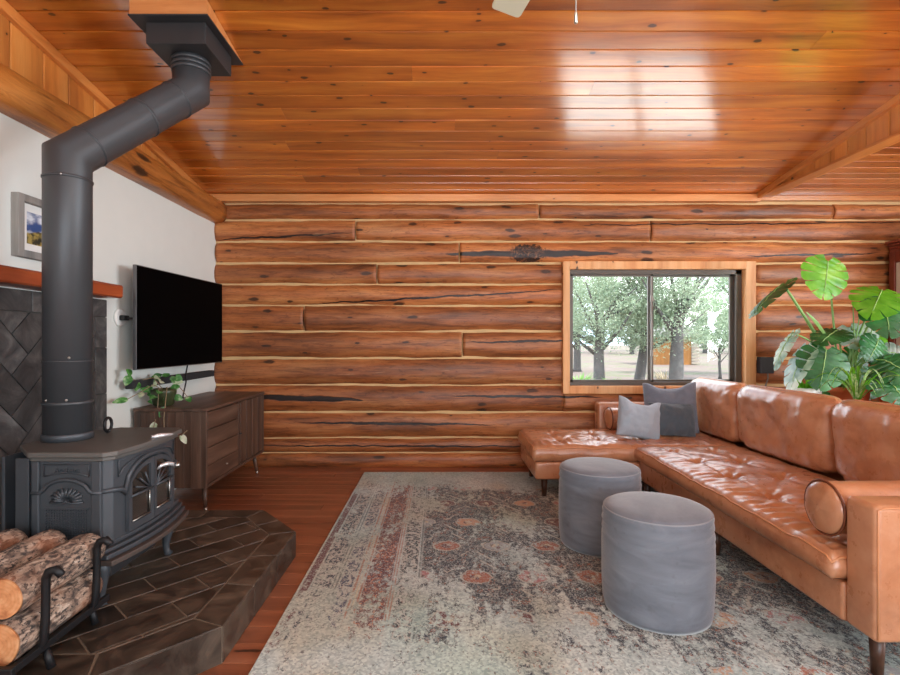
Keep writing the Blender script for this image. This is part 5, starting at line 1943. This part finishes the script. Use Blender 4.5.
for k, (px, Y, s) in enumerate(((600, 66, .95), (632, 58, .85), (655, 74, 1.2), (705, 62, .9), (735, 70, 1.1), (765, 60, 1.0), (530, 64, 1.1), (800, 66, 1.1))):
    dup(far, (at(px, Y), Y, GZ), k * 1.3, None, s)
# tall grass tufts
M_grass = leafmat('green grass', (.10, .22, .05, 1), (.20, .36, .10, 1))
M_dry = leafmat('dry grass', (.30, .24, .16, 1), (.42, .35, .25, 1))
def tuft(x, y, r, h, n, mat, name, label, seed):
    rn = random.Random(seed)
    bm = B()
    for k in range(n):
        a = rn.uniform(0, 2 * PI); d = V((math.cos(a), math.sin(a), 0)); b = V((x, y, GZ)) + d * rn.uniform(0, r * .5)
        s_ = V((-d.y, d.x, 0)) * .03
        hh = h * rn.uniform(.5, 1)
        v = [bm.verts.new(b - s_), bm.verts.new(b + s_), bm.verts.new(b + d * r * .5 + s_ * .6 + V((0, 0, hh * .7))), bm.verts.new(b + d * r * .5 - s_ * .6 + V((0, 0, hh * .7))), bm.verts.new(b + d * r + V((0, 0, hh)))]
        bm.faces.new(v[:4]); bm.faces.new((v[3], v[2], v[4]))
    bm.transform(Matrix.Translation((-x, -y, -GZ)))
    me = bpy.data.meshes.new(name); bm.to_mesh(me); bm.free(); me.materials.append(mat)
    o = bpy.data.objects.new(name, me); C.objects.link(o); o.location = (x, y, GZ)
    tag(o, label, 'plant')
tuft(at(581, 16.0), 16.0, .38, .62, 60, M_grass, 'yucca_clump', 'spiky green clump left of the forked trunk outside', 1)
tuft(at(612, 16.2), 16.2, .3, .45, 45, M_grass, 'grass_clump', 'green grass clump right of the forked trunk outside', 2)
tuft(at(664, 18.5), 18.5, .4, .55, 40, M_dry, 'shrub_clump', 'pale shrub left of the thick trunk outside', 3)
# wooden shed
t = thing('shed', 'small orange wooden shed with a pale corner beyond the trees', 'shed', (at(680, 33), 33, GZ))
sx0, sx1, Y0 = at(656, 33), at(699, 33), 33.0
M_shed = wood('orange cedar', (.22, .09, .02, 1), (.28, .12, .03, 1), (.32, .15, .045, 1), 'Z', (5, 6), rough=.8, tint=.1, bumpk=0)
bm = B(); box(bm, sx0, sx1 - .5, Y0, Y0 + 2.4, GZ, 1.45); obj('wall', bm, M_shed, t)
bm = B()
z = GZ
while z < 1.35:
    box(bm, sx1 - .5, sx1, Y0 - .05, Y0 + 2.4, z + .03, z + .19, .02); z += .2
obj('log_corner', bm, plain('pale logs', (.3, .25, .2, 1), .8), t, label='pale stacked log corner')
bm = B(); prism(bm, [(sx0 - .3, 1.45), (sx1 + .3, 1.45), ((sx0 + sx1) / 2, 2.2)], Y0 - .3, Y0 + 2.7, 'y'); obj('roof', bm, plain('shed roof', (.2, .19, .18, 1), .8), t)

# ================================================================ LIGHT
w = bpy.data.worlds.new('World'); S.world = w; w.use_nodes = True
nt = w.node_tree; nt.nodes.clear()
out = nt.nodes.new('ShaderNodeOutputWorld'); bg = nt.nodes.new('ShaderNodeBackground')
tc = nt.nodes.new('ShaderNodeTexCoord'); mp2 = nt.nodes.new('ShaderNodeMapping'); mp2.inputs['Scale'].default_value = (1, 1, 2.5)
nz = nt.nodes.new('ShaderNodeTexNoise'); nz.inputs['Scale'].default_value = 2.5; nz.inputs['Detail'].default_value = 5
rp = nt.nodes.new('ShaderNodeValToRGB'); rp.color_ramp.elements[0].position = .42; rp.color_ramp.elements[0].color = (.62, .78, 1.0, 1); rp.color_ramp.elements[1].position = .58; rp.color_ramp.elements[1].color = (1, 1, 1, 1)
nt.links.new(tc.outputs['Generated'], mp2.inputs['Vector']); nt.links.new(mp2.outputs[0], nz.inputs['Vector']); nt.links.new(nz.outputs['Fac'], rp.inputs['Fac'])
nt.links.new(rp.outputs['Color'], bg.inputs['Color']); bg.inputs['Strength'].default_value = SKY
nt.links.new(bg.outputs[0], out.inputs[0])

def area(name, loc, rot, sx, sy, power, col=(1, 1, 1)):
    l = bpy.data.lights.new(name, 'AREA'); l.shape = 'RECTANGLE'; l.size = sx; l.size_y = sy; l.energy = power; l.color = col
    o = bpy.data.objects.new(name, l); C.objects.link(o); o.location = loc; o.rotation_euler = rot
    return o
# the daylit opening of the window (portal only guides sampling, gives no light)
p = area('window_portal', (2.13, 5.16, 1.37), (-PI / 2, 0, 0), 1.72, 1.15, 1.0)
p.data.cycles.is_portal = True
# daylight from the windows of the rest of the room, behind and right of the camera
area('rear_window_light', (1.2, -2.55, 1.6), (PI / 2, 0, 0), 4.0, 1.7, REAR, (.80, .91, 1.0))
area('side_window_light', (5.5, 1.2, 1.55), (PI / 2, 0, PI / 2), 3.0, 1.5, SIDE, (.84, .93, 1.0))
l = bpy.data.lights.new('fan_lamp', 'POINT'); l.energy = LAMP; l.color = (1.0, .96, .9); l.shadow_soft_size = .12
o = bpy.data.objects.new('fan_lamp', l); C.objects.link(o); o.location = (.42, 1.0, 2.35)
sun = bpy.data.lights.new('sun', 'SUN'); sun.energy = SUN; sun.angle = .01; sun.color = (1, .96, .9)
o = bpy.data.objects.new('sun', sun); C.objects.link(o)
o.rotation_euler = V((-.55, .14, -.82)).to_track_quat('-Z', 'Y').to_euler()

# ================================================================ CAMERA
cam = bpy.data.cameras.new('camera'); co = bpy.data.objects.new('camera', cam); C.objects.link(co)
co.location = (0, 0, 1.25); co.rotation_euler = (PI / 2, 0, 0)
cam.sensor_width = 36; cam.lens = 510 / 900 * 36
cam.shift_x = 10 / 900; cam.shift_y = 2.5 / 900
cam.clip_start = .05; cam.clip_end = 300
S.camera = co
S.view_settings.view_transform = 'Standard'
S.view_settings.look = 'None'
S.view_settings.gamma = 1
S.view_settings.use_curve_mapping = False
S.view_settings.exposure = EXPO
S.cycles.max_bounces = 8
S.cycles.transparent_max_bounces = 8
S.cycles.sample_clamp_indirect = 6
